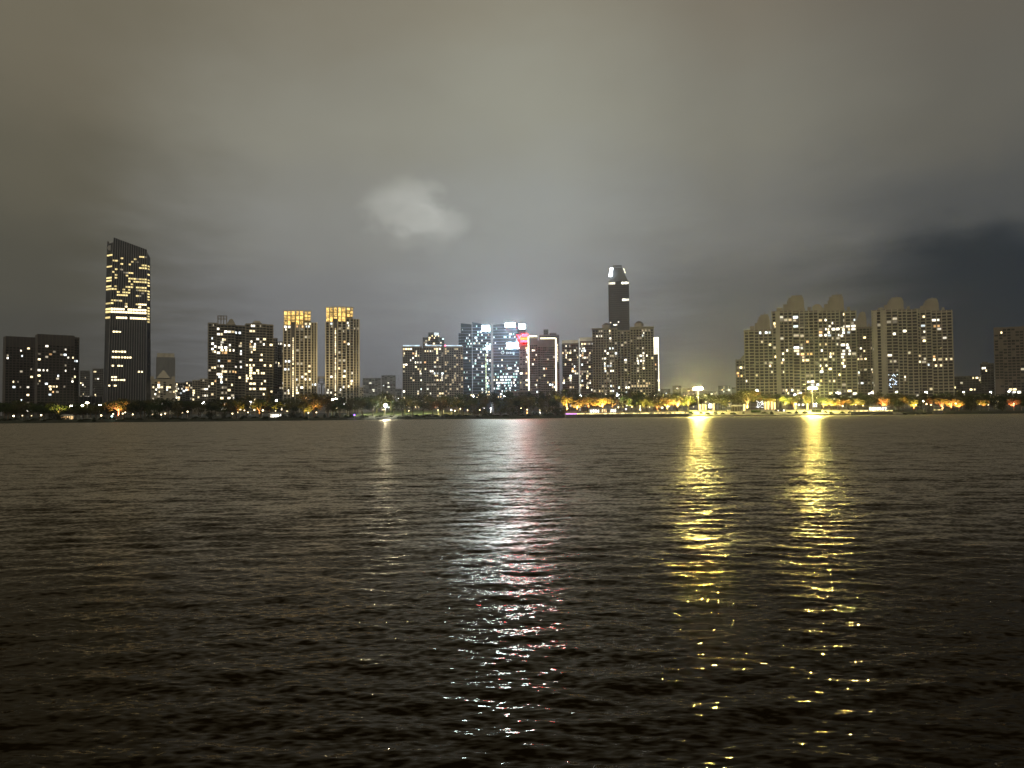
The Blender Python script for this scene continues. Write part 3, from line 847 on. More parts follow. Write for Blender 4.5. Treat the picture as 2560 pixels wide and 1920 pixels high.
# --- far city between the tall tower and the plaza
for (a, c, t_, lab) in ((1652, 1676, 972, 'far low hazy flats just beyond the domed flats'), (1682, 1704, 964, 'far hazy flats, taller of the pair before plaza lamp mast'), (1706, 1738, 970, 'far low hazy flats behind the plaza lamp mast'),
                        (1742, 1790, 978, 'far low hazy roofs behind the plaza trees'), (1796, 1826, 964, 'far hazy flats with bright window cluster before the stepped towers'), (1830, 1846, 968, 'far hazy flats touching the slim curved-roof tower')):
    far_block(lab, a, c, t_, 2400, lit=0.35, bay=8, fl=5)

# --- right-hand residential towers
def spire_tower(b, xm, zbase, w, htop, mat='taupe'):
    """Stepped mansard lantern with corner spires on a roof."""
    m = MB(); h = htop
    m.box(xm - w * .58, xm + w * .58, 2, 2 + w * .9, zbase, zbase + h * .14)
    m.box(xm - w * .52, xm + w * .52, 2.6, 1.6 + w * .9, zbase + h * .14, zbase + h * .55)
    for dx in (-.5, -.2, .2, .5): m.box(xm + dx * w - .5, xm + dx * w + .5, 2.1, 3.2, zbase + h * .14, zbase + h * .6)
    m.box(xm - w * .44, xm + w * .5, 3.2, 1 + w * .85, zbase + h * .55, zbase + h * .78)
    m.box(xm - w * .26, xm + w * .42, 4, .5 + w * .8, zbase + h * .78, zbase + h * .91)
    m.build('roof_lantern', MAT[mat], b.root)
    s = MB()
    s.tube((xm + w * .1, 5, zbase + h * .85), (xm + w * .1, 5, zbase + h * 1.08), 0.45, 0.12)
    for dx, t_ in ((-.34, .84), (.42, .84), (-.48, .66)): s.tube((xm + dx * w, 4.4, zbase + h * .5), (xm + dx * w, 4.4, zbase + h * t_), 0.5, 0.12)
    s.build('spire', MAT[mat], b.root)
    st = MB()
    for a, c, t_ in ((.52, .78, .42), (.82, 1.2, .24)): st.box(xm - w * c, xm - w * a + .002, 3, 3 + w * .6, zbase, zbase + h * t_)
    for a, c, t_ in ((.75, .95, .2),): st.box(xm + w * a - .002, xm + w * c, 3, 3 + w * .6, zbase, zbase + h * t_)
    st.build('roof_step', MAT[mat], b.root)


KT = dict(fl=3.0, slab=0.75, sp=0.7, pil=0.85, pp=0.9, wf=0.72, hf=0.55, parapet=1.6)


def resid(lab, a, c, top, D, blocks, lantern=None, wall='brown', frame='beige', lit=0.145, cap=100):
    b = Building('apartment_tower', lab, a, c, D, wall=wall, frame=frame, group='stepped-roof residential towers')
    for (p0, p1, yf, bay, lf) in blocks:
        b.block(p0, p1, top, yf=yf, bay=bay, lit=lit * lf, dep=22, **KT)
    if lantern:
        px, wpx, py = lantern; wpx *= 1.12
        zb_ = b.z(top); spire_tower(b, b.x(px), zb_, b.x(px + wpx) - b.x(px), b.z(py) - zb_)
    return b


b = resid('slim dark-green-roofed flats peeping out before the stepped towers', 1842, 1866, 898, 830, [(1842, 1866, 0, 3.0, .6)], wall='grey', frame='grey')
b.fm = MAT['taupe']
MB().loft([(b.x(1852), 1, b.z(898)), (b.x(1868), 1, b.z(898)), (b.x(1868), 18, b.z(898)), (b.x(1852), 18, b.z(898))], [(b.x(1860), 4, b.z(888)), (b.x(1868), 4, b.z(888)), (b.x(1868), 14, b.z(888)), (b.x(1860), 14, b.z(888))]).build('roof', MAT['roof'], b.root); b.done(cap=60)
b = resid('lower stepped-roof tower, first of the row beside the slim flats', 1864, 1935, 824, 760, [(1864, 1875, 4, 3.2, .6), (1875, 1889, 1, 3.6, .8), (1889, 1935, 0, 4.2, .9)], (1913, 26, 782)); b.done()
b = resid('tall stepped-roof tower with pale corner pier, left of twin lanterns', 1934, 2050, 777, 750, [(1934, 1953, 4, 3.6, .5), (1953, 1985, 0, 4.3, .9), (1985, 2003, 1.5, 4.6, 1.1), (2003, 2050, 0, 4.3, 1.2)], (1994, 36, 733))
MB().box(b.x(1944), b.x(1953), -0.95, 3, 0, b.z(777)).build('corner_pier', MAT['beige'], b.root)
MB().box(b.x(2002) - 1, b.x(2002) + 7, -0.2, 2, b.z(818), b.z(780)).build('shaft_panel', MAT['dark'], b.root); b.done()
b = resid('tall stepped-roof tower with round gable beside its lantern', 2050, 2145, 777, 752, [(2050, 2072, 2, 4.2, 1.2), (2072, 2104, 0, 4.3, 1.5), (2104, 2145, 1, 4.3, 1.3)], (2095, 34, 731))
xm = b.x(2048); zz_ = b.z(768); ring = lambda y: [(xm + 4.6 * math.cos(i * math.pi / 8), y, zz_ + 4.6 * math.sin(i * math.pi / 8)) for i in range(16)]
MB().loft(ring(3.0), ring(1.8)).box(b.x(2040), b.x(2064), 2.0, 8, b.z(777), b.z(768)).build('round_gable', MAT['beige'], b.root)
MB().box(b.x(2100), b.x(2113), -0.2, 2, b.z(818), b.z(781)).build('shaft_panel', MAT['dark'], b.root); b.done()
b = resid('darker stepped-roof tower set back between the two tall pairs', 2143, 2188, 817, 860, [(2143, 2188, 0, 4.0, 1.0)], (2160, 18, 775), frame='brown'); b.done()
b = resid('tall stepped-roof tower with wide pale pier, beside the dark gap', 2185, 2299, 774, 755, [(2185, 2220, 2, 4.4, .5), (2220, 2250, 0, 4.3, .8), (2250, 2272, 1.2, 4.3, .9), (2272, 2299, 0, 4.3, .7)], (2245, 34, 739))
MB().box(b.x(2187), b.x(2197), -0.4, 4, 0, b.z(774)).box(b.x(2206), b.x(2218), -0.4, 4, 0, b.z(774)).build('corner_pier', MAT['beige'], b.root)
m = MB()
for k in range(26): 
    px, py = 2222 + random.uniform(0, 22), random.uniform(935, 970); m.box(b.x(px), b.x(px) + 0.6, -1.4, -1.0, b.z(py), b.z(py) + 0.7)
m.build('light_string', glow('blue_white_sparkle', (0.65, 0.8, 1.0), 3.0), b.root)
b.done()
b = resid('last tall stepped-roof tower, above the dark low flats', 2298, 2386, 776, 757, [(2298, 2306, 4, 3.5, .2), (2306, 2334, 0, 4.3, .9), (2334, 2386, 1, 4.3, .8)], (2334, 32, 741)); b.done()
b = Building('apartment_block', 'dark low flats under the empty patch of night sky', 2386, 2456, 1000, wall='dark', frame='dark'); b.block(2386, 2456, 940, lit=0.10, bay=3.4, slab=0.3, pil=0.3); b.done(cap=80)
b = Building('apartment_tower', 'dark narrow tower with stepped cap near the picture edge', 2454, 2487, 900, wall='dark', frame='dark'); b.block(2454, 2487, 908, lit=0.05, bay=3.2, slab=0.3, pil=0.3)
MB().box(b.x(2458), b.x(2472), 3, 12, b.z(908), b.z(904)).build('roof_step', MAT['dark'], b.root); b.done(cap=60)
b = Building('apartment_tower', 'dim brown tower cut off by the picture edge', 2490, 2640, 800, wall='brown', frame='brown')
b.block(2490, 2512, 818, yf=2, lit=0.02, bay=3.6, slab=0.3, pil=0.5, wins=.6); b.block(2512, 2640, 815, lit=0.025, bay=3.6, slab=0.35, pil=0.5, wins=.8); b.done()

# ------------------------------------------------------------------ the far bank: plaza, lamps, trees
def spot_at(px, off):
    """Ground position on the far bank along the bearing of px, off metres behind the waterline."""
    k = (at(px, 1030, 1000).x) / 1000.0
    Y_ = (500 + off) / (1 - 0.13 * k)
    return k * Y_, Y_


PX0, PX1 = 1412, 2250
PLAZA = [(-4, 0.9), (0, 1.9), (7, 2.7), (15, 3.1), (40, 4.1), (80, 4.7)]
xa, xb_ = spot_at(PX0, 0)[0], spot_at(PX1, 0)[0]


def bank_z(x, y):
    o = y - shore(x)
    if xa <= x <= xb_ and o <= 80:
        for (a, za), (c, zc) in zip(PLAZA, PLAZA[1:]):
            if a <= o <= c: return za + (zc - za) * (o - a) / (c - a)
    return ground_z(x, y)


v = []; f = []
nsx = 60
cols = [xa + (xb_ - xa) * i / nsx for i in range(nsx + 1)]
prof = [(-4, -1.5)] + PLAZA
for (o, z) in prof:
    for x in cols: v.append((x, shore(x) + o + (0.01 if z < 0 else 0), z))
for j in range(len(prof) - 1):
    for i in range(nsx):
        n = j * (nsx + 1) + i
        f.append((n, n + 1, n + nsx + 2, n + nsx + 1))
me = bpy.data.meshes.new('plaza'); me.from_pydata(v, [], f); me.materials.append(MAT['paving'])
tag(obj('plaza', me), kind='structure')

LED = glow('quay_light', (1.0, 0.78, 0.30), 1.7, patt=0.85, pscale=0.45)
LED_P = glow('quay_light_purple', (0.85, 0.35, 1.0), 2.2)


def quay(label, p0, p1, top, purple=None, n=24):
    x0, y0 = spot_at(p0, -6); x1, y1 = spot_at(p1, -6)
    o = empty('quay_wall', (x0, y0, 0)); tag(o, label, 'wall')
    dx, dy_ = x1 - x0, y1 - y0
    def strip(a, b, z0, z1, t0, t1):
        q = [(dx * a, dy_ * a + t0), (dx * b, dy_ * b + t0), (dx * b, dy_ * b + t1), (dx * a, dy_ * a + t1)]
        return [(u, w, z0) for u, w in q], [(u, w, z1) for u, w in q]
    MB().loft(*strip(0, 1, -1.5, top, 0, 1.6)).build('wall', MAT['quay'], o)
    MB().loft(*strip(0, 1, top + .003, top + 0.18, -0.15, 1.7)).build('coping', MAT['stone'], o)
    m = MB()
    for k in range(n + 1): a = k / n; m.tube((dx * a, dy_ * a + .3, top + .18), (dx * a, dy_ * a + .3, top + 1.2), .05, .05)
    m.loft(*strip(0, 1, top + 1.2, top + 1.28, .26, .34)); m.build('railing', MAT['steel'], o)
    a0 = 0
    if purple:
        a0 = purple; MB().loft(*strip(0, purple, top + .3, top + .85, .5, .8)).build('light_strip', LED_P, o)
    MB().loft(*strip(a0 + .003, 1, top + .3, top + .85, .5, .8)).build('light_strip', LED, o)


quay('dark quay wall with glowing yellow top edge and purple-lit end', 1414, 1664, 2.1, purple=0.11)
quay('dark quay wall with yellow lit edge running toward the plaza mast', 1666, 1722, 2.0, n=8)
quay('dark quay wall below the white-lit pavilion', 2128, 2232, 2.3, n=10)
quay('short dark jetty wall with lit edge past the white-lit pavilion', 2334, 2358, 2.6, n=5)

# --- lamps
L_MAST = glow('floodlight_yellow', (1.0, 0.85, 0.24), 5600, light=True)
L_FLOOD = glow('floodlight_pale', (1.0, 0.95, 0.70), 2200, light=True)
L_ROAD = glow('road_lamp_white', (0.95, 0.97, 1.0), 210, light=True)
L_ROADW = glow('road_lamp_warm', (1.0, 0.90, 0.66), 60, light=True)
L_GARDEN = glow('garden_lamp_warm', (1.0, 0.78, 0.42), 7, 0.6)
L_GARDENW = glow('garden_lamp_white', (1.0, 0.97, 0.92), 9, 0.6)
L_PURPLE = glow('purple_lamp', (0.25, 0.1, 1.0), 10)
L_CYAN = glow('cyan_lamp', (0.7, 1.0, 0.95), 14)

ZONES = [(100, 'below the two dark slab blocks'), (255, 'by the low glass podium'), (385, 'below the tall slant-topped tower'), (520, 'below the low pale flats'), (700, 'below the twin-roofed flats'),
         (800, 'below the shorter gold-crowned tower'), (905, 'below the taller gold-crowned tower'), (1005, 'around the lone pale floodlight'), (1160, 'below the three-block flats'), (1322, 'below the glass office towers'),
         (1405, 'below the light-edged tower'), (1485, 'below the pale-topped flats'), (1640, 'below the domed flats'), (1720, 'before the nearer plaza mast'), (1790, 'around the first plaza mast'),
         (1890, 'between first mast and white-lit tree'), (1965, 'around the dark monument'), (2060, 'around the second plaza mast'), (2190, 'beyond the second plaza mast'), (2300, 'below the wide-pier tower'),
         (2390, 'below the last stepped-roof tower'), (2490, 'below the dark low flats'), (9999, 'below the cut-off end tower')]
ORD = ['first', 'second', 'third', 'fourth', 'fifth', 'sixth', 'seventh', 'eighth', 'ninth', 'tenth', 'eleventh', 'twelfth', 'thirteenth']
pending = {}


def later(o, px, look, cat, group):
    z = next(z for p, z in ZONES if px < p)
    o['category'] = cat; o['group'] = group
    pending.setdefault((look, z), []).append((px, o))


def flush_labels():
    for (look, z), v in pending.items():
        v.sort(key=lambda a: a[0])
        for i, (_, o) in enumerate(v):
            o['label'] = f'{look} {z}' if len(v) == 1 else f'{look} {z}, {ORD[min(i, 12)]} of {len(v)} from the left'


def mast(px, off, py, label):
    x, y = spot_at(px, off); z0 = bank_z(x, y); h = at(px, py, y).z - z0
    o = empty('floodlight_mast', (x, y, z0)); tag(o, label, 'floodlight mast', 'plaza floodlight masts')
    MB().tube((0, 0, 0), (0, 0, h), 0.42, 0.2, 10).box(-.7, .7, -.7, .7, -0.3, .3).build('post', MAT['steel'], o)
    fr = MB().box(-2.6, 2.6, -.12, .12, h - .1, h + .1).box(-.12, .12, -1.6, 1.6, h - .09, h + .11).tube((0, 0, h), (0, 0, h + 1.1), .1, .05)
    fr.build('lamp_frame', MAT['steel'], o)
    for dx, dy_ in ((-2.5, -.3), (-1.5, -.8), (-.5, -1.1), (.5, -1.1), (1.5, -.8), (2.5, -.3)):
        hd = MB().box(dx - .55, dx + .55, dy_ - .1, dy_ + .3, h - .15, h + .95).build('lamp_head', MAT['steel'], o)
        MB().loft([(dx - .5, dy_ - .3, h - .1), (dx + .5, dy_ - .3, h - .1), (dx + .5, dy_ - .103, h - .1), (dx - .5, dy_ - .103, h - .1)],
                  [(dx - .5, dy_ - .36, h + .9), (dx + .5, dy_ - .36, h + .9), (dx + .5, dy_ - .103, h + .9), (dx - .5, dy_ - .103, h + .9)]).build('lens', L_MAST, hd)


mast(1746, 26, 973, 'tall mast with yellow floodlights at the open end of the plaza')
mast(2032, 24, 972, 'tall mast with yellow floodlights in front of the stepped towers')


def lamp(px, off, py, kind, look, scale=1.0):
    x, y = spot_at(px, off); z0 = bank_z(x, y); h = max(2.2, at(px, py, y).z - z0)
    if kind in ('road', 'roadw'):
        o = empty('street_lamp', (x, y, z0), random.uniform(-.5, .5))
        MB().tube((0, 0, 0), (0, 0, h), .16, .09).build('post', MAT['steel'], o)
        MB().tube((0, 0, h - .3), (1.1, -.5, h + .1), .06, .05).build('arm', MAT['steel'], o)
        MB().box(.5, 1.7, -.85, -.3, h - .02, h + .16).build('lamp_head', MAT['steel'], o)
        s = 0.55 * scale
        MB().loft([(1.1 - s, -.6 - s, h - .75 * s), (1.1 + s, -.6 - s, h - .75 * s), (1.1 + s * .8, -.3, h - .6 * s), (1.1 - s * .8, -.3, h - .6 * s)],
                  [(1.1 - s, -.6 - s, h - .03), (1.1 + s, -.6 - s, h - .03), (1.1 + s, -.3, h - .03), (1.1 - s, -.3, h - .03)]).build('lens', L_ROAD if kind == 'road' else L_ROADW, o)
        later(o, px, look, 'street lamp', 'street lamps behind the trees')
    elif kind == 'flood':
        o = empty('floodlight_post', (x, y, z0))
        MB().tube((0, 0, 0), (0, 0, h), .2, .12).build('post', MAT['steel'], o)
        MB().box(-.8, .8, .02, .4, h - .6, h + .6).build('lamp_head', MAT['steel'], o)
        MB().loft([(-.7 * scale, -.5, h - .5), (.7 * scale, -.5, h - .5), (.7 * scale, 0, h - .6), (-.7 * scale, 0, h - .6)], [(-.7 * scale, -.4, h + .5), (.7 * scale, -.4, h + .5), (.7 * scale, 0, h + .5), (-.7 * scale, 0, h + .5)]).build('lens', L_FLOOD, o)
        later(o, px, look, 'floodlight', 'park floodlights')
    else:
        o = empty('garden_lamp', (x, y, z0))
        r = .38 * scale
        MB().tube((0, 0, 0), (0, 0, h - r * .9), .09, .06).box(-.16, .16, -.16, .16, -.1, .35).build('post', MAT['steel'], o)
        MB().ball((0, 0, h), r, 1.0, 10, 6).build('globe', {'g': L_GARDEN, 'w': L_GARDENW, 'p': L_PURPLE, 'c': L_CYAN}[kind], o)
        later(o, px, look, 'garden lamp', 'lamps in the lakeside park')
    return o


for px, py in ((506, 1006), (626, 1004), (687, 1001), (990, 995), (1258, 990), (1098, 993), (1448, 988), (1542, 987), (1635, 987), (1984, 986), (1999, 982), (2090, 981), (2116, 986), (2176, 981), (2239, 980), (2312, 980), (2407, 980), (2474, 980), (2533, 980), (2520, 978), (1890, 975), (1180, 990)):
    lamp(px, 118, py, 'road', 'white treetop-height street lamp', 1.5 if px in (1890, 1448, 1542) else 1.0)
for px, py in ((177, 1014), (203, 1013), (829, 998), (836, 996), (249, 1012)):
    lamp(px, 70, py, 'roadw', 'warm street lamp among crowns', 1.2)
lamp(964, 18, 1013, 'flood', 'single brilliant pale-yellow floodlight post', 1.1)
lamp(218, 40, 1006, 'roadw', 'pale floodlight over trees', 1.6)
G = [(34, 1042), (56, 1041), (79, 1042), (103, 1040), (178, 1041), (253, 1041), (307, 1036), (313, 1033), (283, 1037), (332, 1038), (381, 1038), (403, 1040), (413, 1036), (456, 1034), (469, 1031), (581, 1036), (594, 1033), (601, 1026), (611, 1028), (620, 1033),
     (636, 1027), (657, 1028), (689, 1029), (718, 1030), (704, 1026), (771, 1034), (791, 1033), (842, 1022), (871, 1016), (1022, 1029), (1095, 1027), (1109, 1023), (1137, 1029), (1151, 1024), (1169, 1027), (1199, 1027), (1303, 1023), (1318, 1026), (1350, 1027), (1366, 1030), (1419, 1023),
     (1546, 1020), (1580, 1019), (1601, 1017), (1624, 1020), (1645, 1015), (1672, 1018), (2290, 1014), (2328, 1014), (2317, 1012), (2450, 1013), (2471, 1014), (2535, 1011), (2554, 1012), (2357, 1011), (2375, 1011), (2390, 1011), (2140, 1014), (2158, 1016), (2107, 1017)]
for i, (px, py) in enumerate(G):
    lamp(px, random.uniform(14, 34), py - 2, 'g', 'small warm globe lamp', random.uniform(.8, 1.3))
for px, py in ((1128, 1025), (1227, 1021), (1990, 1010), (1998, 1012), (2008, 1012), (2309, 1003), (1210, 1020), (860, 1010), (1565, 1024)):
    lamp(px, random.uniform(18, 30), py, 'w', 'small white globe lamp', 1.3)
lamp(886, 3, 1046, 'p', 'tiny purple lamp on bank')
lamp(280, 5, 1046, 'c', 'pale cyan lamp on bank', 1.2)

# --- coloured uplights in the planting beds
def uplight(px, off, col, power, tilt=0.0, size=1.95):
    x, y = spot_at(px, off)
    ld = bpy.data.lights.new('uplight', 'SPOT'); ld.color = col; ld.energy = power * (11 if px < 1400 else 14); ld.spot_size = size; ld.spot_blend = 0.6; ld.shadow_soft_size = 0.25
    o = bpy.data.objects.new('uplight', ld); o.location = (x, y, bank_z(x, y) + 0.5)
    o.rotation_euler = (math.pi - 0.05 + tilt, 0, 0)
    COL.objects.link(o)


OR, YE, GR, RE, WH = (1.0, 0.42, 0.12), (1.0, 0.74, 0.2), (0.75, 1.0, 0.28), (1.0, 0.25, 0.15), (1, .9, .75)
for px, off, c, p in ((290, 26, RE, 9000), (306, 26, OR, 5000), (150, 16, YE, 8000), (172, 16, OR, 3500), (218, 30, OR, 3000), (470, 26, OR, 2500), (490, 22, OR, 2500), (610, 24, OR, 3500), (640, 28, OR, 3500), (560, 30, OR, 2200), (600, 60, OR, 3000), (660, 60, OR, 2600), (700, 26, YE, 3500), (771, 22, YE, 2500), (790, 24, OR, 2600),
                      (1030, 20, OR, 5000), (1060, 24, OR, 4500), (1095, 20, RE, 3500), (1130, 22, OR, 5500), (1150, 20, OR, 5500), (1168, 22, OR, 5500), (1200, 22, OR, 4000), (1227, 24, WH, 4500), (1318, 24, OR, 1500), (1352, 26, WH, 1500),
                      (1405, 30, OR, 12000), (1418, 34, OR, 14000), (1440, 30, OR, 14000), (1452, 30, OR, 9000), (1478, 40, OR, 9000), (1500, 30, OR, 16000), (1515, 26, OR, 16000), (1540, 50, OR, 8000), (1556, 30, WH, 6000), (1580, 30, YE, 8000), (1600, 30, YE, 9000), (1622, 26, YE, 8000), (1645, 26, OR, 8000), (1668, 28, YE, 9000), (1690, 28, OR, 16000), (1702, 28, YE, 12000), (1718, 30, YE, 12000),
                      (1775, 34, YE, 8000), (1800, 36, YE, 4000), (1870, 50, YE, 6000), (1925, 46, OR, 12000), (1940, 46, OR, 12000), (1962, 44, YE, 14000), (1982, 50, OR, 12000), (2010, 40, YE, 12000), (2065, 32, YE, 10000), (2085, 32, YE, 8000), (2110, 32, OR, 6500), (2135, 34, YE, 5500), (2160, 34, YE, 3500), (2205, 34, RE, 8000), (2214, 32, OR, 8000),
                      (2284, 28, OR, 11000), (2290, 30, OR, 7000), (2345, 28, RE, 5500), (2356, 30, OR, 7000), (2376, 26, OR, 8000), (2395, 26, OR, 8000), (2450, 26, OR, 6000), (2472, 28, RE, 4500), (2533, 26, RE, 8000), (2400, 60, OR, 3000)):
    uplight(px, off, c, p)
# lawn lights along the mound
for px in range(862, 1180, 26):
    x, y = spot_at(px, 26 if px % 4 else 22)
    ld = bpy.data.lights.new('lawn_light', 'SPOT'); ld.color = (0.86, 1.0, 0.32) if px < 1080 else (1.0, .85, .3); ld.spot_size = R_(125); ld.spot_blend = .5; ld.energy = 9000 * random.uniform(.4, 1.5); ld.shadow_soft_size = .2
    o = bpy.data.objects.new('lawn_light', ld); o.location = (x, y, bank_z(x, y) + 1.6); o.rotation_euler = (R_(88), 0, 0); COL.objects.link(o)

# --- plaza furniture and pavilions
def thing(name, px, off, label, cat, group=None):
    x, y = spot_at(px, off)
    o = empty(name, (x, y, bank_z(x, y))); tag(o, label, cat, group)
    return o, (lambda p: at(p, 1030, y).x - x), (lambda p: at(px, p, y).z - bank_z(x, y))


def pavilion(px0, px1, py0, py1, off, label, glowmat, ncol=6, roofmat='stone'):
    o, X_, Z_ = thing('pavilion', (px0 + px1) / 2, off, label, 'pavilion')
    a, c, h = X_(px0), X_(px1), max(2.6, Z_(py0))
    MB().box(a + .3, c - .3, 3.0, 3.2, 0, h - .6).build('back_wall', glowmat, o)
    for k in range(ncol):
        xx = a + .3 + (c - a - .6) * k / (ncol - 1)
        MB().box(xx - .2, xx + .2, -.2, .2, -.5, h - .5).build('column', MAT['stone'], o)
    MB().loft([(a - .6, -1, h - .5), (c + .6, -1, h - .5), (c + .6, 4, h - .5), (a - .6, 4, h - .5)], [(a + .8, .3, h + .5), (c - .8, .3, h + .5), (c - .8, 2.8, h + .5), (a + .8, 2.8, h + .5)]).build('roof', MAT[roofmat], o)
    MB().box(a, c, -1.2, 3.6, -.6, .12).build('floor', MAT['stone'], o)


G_WARM = glow('pavilion_warm', (1.0, .66, .3), 1.5, patt=.6, pscale=.7)
G_WHITE = glow('pavilion_white', (1.0, .94, .82), 3.0, patt=.7, pscale=.6)
pavilion(152, 177, 1040, 1051, 14, 'small warm-lit pavilion with columns by dark bank', G_WARM)
pavilion(672, 700, 1035, 1041, 16, 'long low white-lit shelter below the twin-roofed flats', G_WHITE, 5)
pavilion(1474, 1500, 1023, 1032, 20, 'white-lit kiosk on the quay under orange trees', G_WHITE, 5)
pavilion(1503, 1519, 1021, 1032, 20, 'orange-lit kiosk next to the white-lit kiosk', G_WARM, 4)
pavilion(1526, 1542, 1025, 1032, 22, 'small white-lit stall past the orange-lit kiosk', G_WHITE, 4)
pavilion(2178, 2224, 1016, 1026, 16, 'broad white-lit pavilion on the quay edge', G_WHITE, 8)
pavilion(1829, 1858, 1014, 1025, 22, 'pale flat canopy shelter in the middle of the plaza', MAT['brown'], 5)

o, X_, Z_ = thing('billboard', 1776, 24, 'upright white lit billboard beside the first plaza mast', 'billboard')
MB().box(X_(1771.5), X_(1780.5), .05, .4, Z_(1021), Z_(1009)).build('case', MAT['steel'], o)
MB().box(X_(1772.3), X_(1779.7), -.05, .04, Z_(1020), Z_(1010)).build('screen', glow('billboard_light', (.82, .9, 1.0), 4.0, patt=.5, pscale=.5), o)
MB().box(-.2, .2, .1, .35, -.2, Z_(1021)).build('post', MAT['steel'], o)

G_PIL = glow('pillar_gold', (1.0, .72, .26), 2.2, rnd=.4)
for px, t_, off in ((1750, 1012, 22), (1757, 1011, 24), (1764, 1012, 22), (1784, 1010, 24), (1861, 1011, 16), (1914, 1005, 40), (1921, 1004, 40), (1930, 1004, 40), (1937, 1006, 40), (2019, 1009, 22), (1989, 1008, 34)):
    o, X_, Z_ = thing('light_pillar', px, off, None, None)
    h = max(3, Z_(t_))
    MB().box(-.55, .55, -.55, .55, -.3, .5).build('base', MAT['stone'], o)
    MB().box(-.45, .45, -.45, .45, .503, h).build('shaft', G_PIL, o)
    MB().loft([(-.6, -.6, h), (.6, -.6, h), (.6, .6, h), (-.6, .6, h)], [(-.3, -.3, h + .5), (.3, -.3, h + .5), (.3, .3, h + .5), (-.3, .3, h + .5)]).build('cap', MAT['stone'], o)
    later(o, px, 'golden square light pillar', 'light pillar', 'glowing pillars on the plaza')

o, X_, Z_ = thing('monument', 1951, 14, 'dark stepped rock monument with slim upright top on the plaza', 'monument')
m = MB(); w = X_(1962)
for k in range(26):
    a = random.uniform(0, 6.28); rr = random.uniform(0, w * .9); hh = (1 - rr / w) * 5.0 + 1
    m.ball((rr * math.cos(a), rr * math.sin(a) * .6, hh * .3), random.uniform(.9, 1.7), random.uniform(.7, 1.2), 7, 4)
m.build('rock_base', MAT['darkstone'], o)
m = MB(); hs = Z_(1001)
for k in range(7):
    z_ = 1.5 + (hs - 2) * k / 7; r = 1.5 - .1 * k
    m.loft([(r * math.cos(i * 1.047 + k * .4), r * .7 * math.sin(i * 1.047 + k * .4), z_) for i in range(6)], [(r * .85 * math.cos(i * 1.047 + k * .4 + .2), r * .6 * math.sin(i * 1.047 + k * .4 + .2), z_ + (hs - 2) / 6.5) for i in range(6)])
m.build('statue', MAT['darkstone'], o)
for q in (1943, 1957): MB().ball((X_(q), -w * .7, .6), .35).build('spotlight', L_GARDENW, o)

for (px0, px1, t_, off, lab) in ((1878, 1901, 1026, 2, 'clipped green hedge block at the water before the white-lit tree'), (2030, 2052, 1027, 4, 'clipped green hedge block at foot of the second mast'), (1712, 1730, 1031, 1, 'low dark shrub bed on quay below the first mast')):
    o, X_, Z_ = thing('hedge', (px0 + px1) / 2, off, lab, 'hedge')
    a, c, h = X_(px0), X_(px1), max(1.4, Z_(t_))
    v = []; f = []
    for k in range(900):
        p = Vector((random.uniform(a, c), random.uniform(-1.2, 1.2), random.uniform(0, h))); d = [Vector((random.gauss(0, 1), random.gauss(0, 1), random.gauss(0, 1))).normalized() * .22 for _ in range(2)]
        n = len(v); v += [p - d[0], p + d[1], p + d[0], p - d[1]]; f.append((n, n + 1, n + 2, n + 3))
    me = bpy.data.meshes.new('foliage'); me.from_pydata([tuple(q) for q in v], [], f)
    HEDGE = (o, me); obj('foliage', me, o)
    MB().box(a, c, -1.25, 1.25, -.5, .3).build('planter', MAT['stone'], o)

for i, px in enumerate((1672, 1690, 1735, 1752, 1768, 1795, 1812, 1836, 1852, 1912, 1928, 1972, 1990, 2006, 2062, 2084, 2104, 2122, 2240, 2262, 2290, 2312) + tuple(range(-10, 1405, 19))):
    px += random.uniform(-7, 7)
    x, y = spot_at(px, random.uniform(-3, 1.5) if px > 1600 else random.uniform(2.5, 9))
    o = empty('shrub', (x, y, bank_z(x, y) - .1), random.uniform(0, 6)); w = random.uniform(1.2, 3.4) * (1 if px > 1600 else 1.5); h = random.uniform(.8, 1.9) * (1 if px > 1600 else random.choice((.8, 1.2, 1.8)))
    v = []; f = []
    for k in range(320):
        a, q, zz_ = random.uniform(0, 6.283), math.sqrt(random.random()), random.random()
        p = Vector((w * q * math.cos(a) * (1 - .5 * zz_), .6 * w * q * math.sin(a) * (1 - .5 * zz_), h * zz_ * (1.1 - .5 * q))); d = [Vector((random.gauss(0, 1), random.gauss(0, 1), random.gauss(0, 1))).normalized() * .2 for _ in range(2)]
        n = len(v); v += [p - d[0], p + d[1], p + d[0], p - d[1]]; f.append((n, n + 1, n + 2, n + 3))
    me = bpy.data.meshes.new('foliage_dark'); me.from_pydata([tuple(q) for q in v], [], f)
    obj('foliage', me, o)
    MB().tube((0, 0, -.4), (0, 0, h * .6), .08, .03).build('stem', MAT['bark'], o)
    later(o, px, 'low dark waterside shrub', 'shrub', 'shrubs along the waterside')

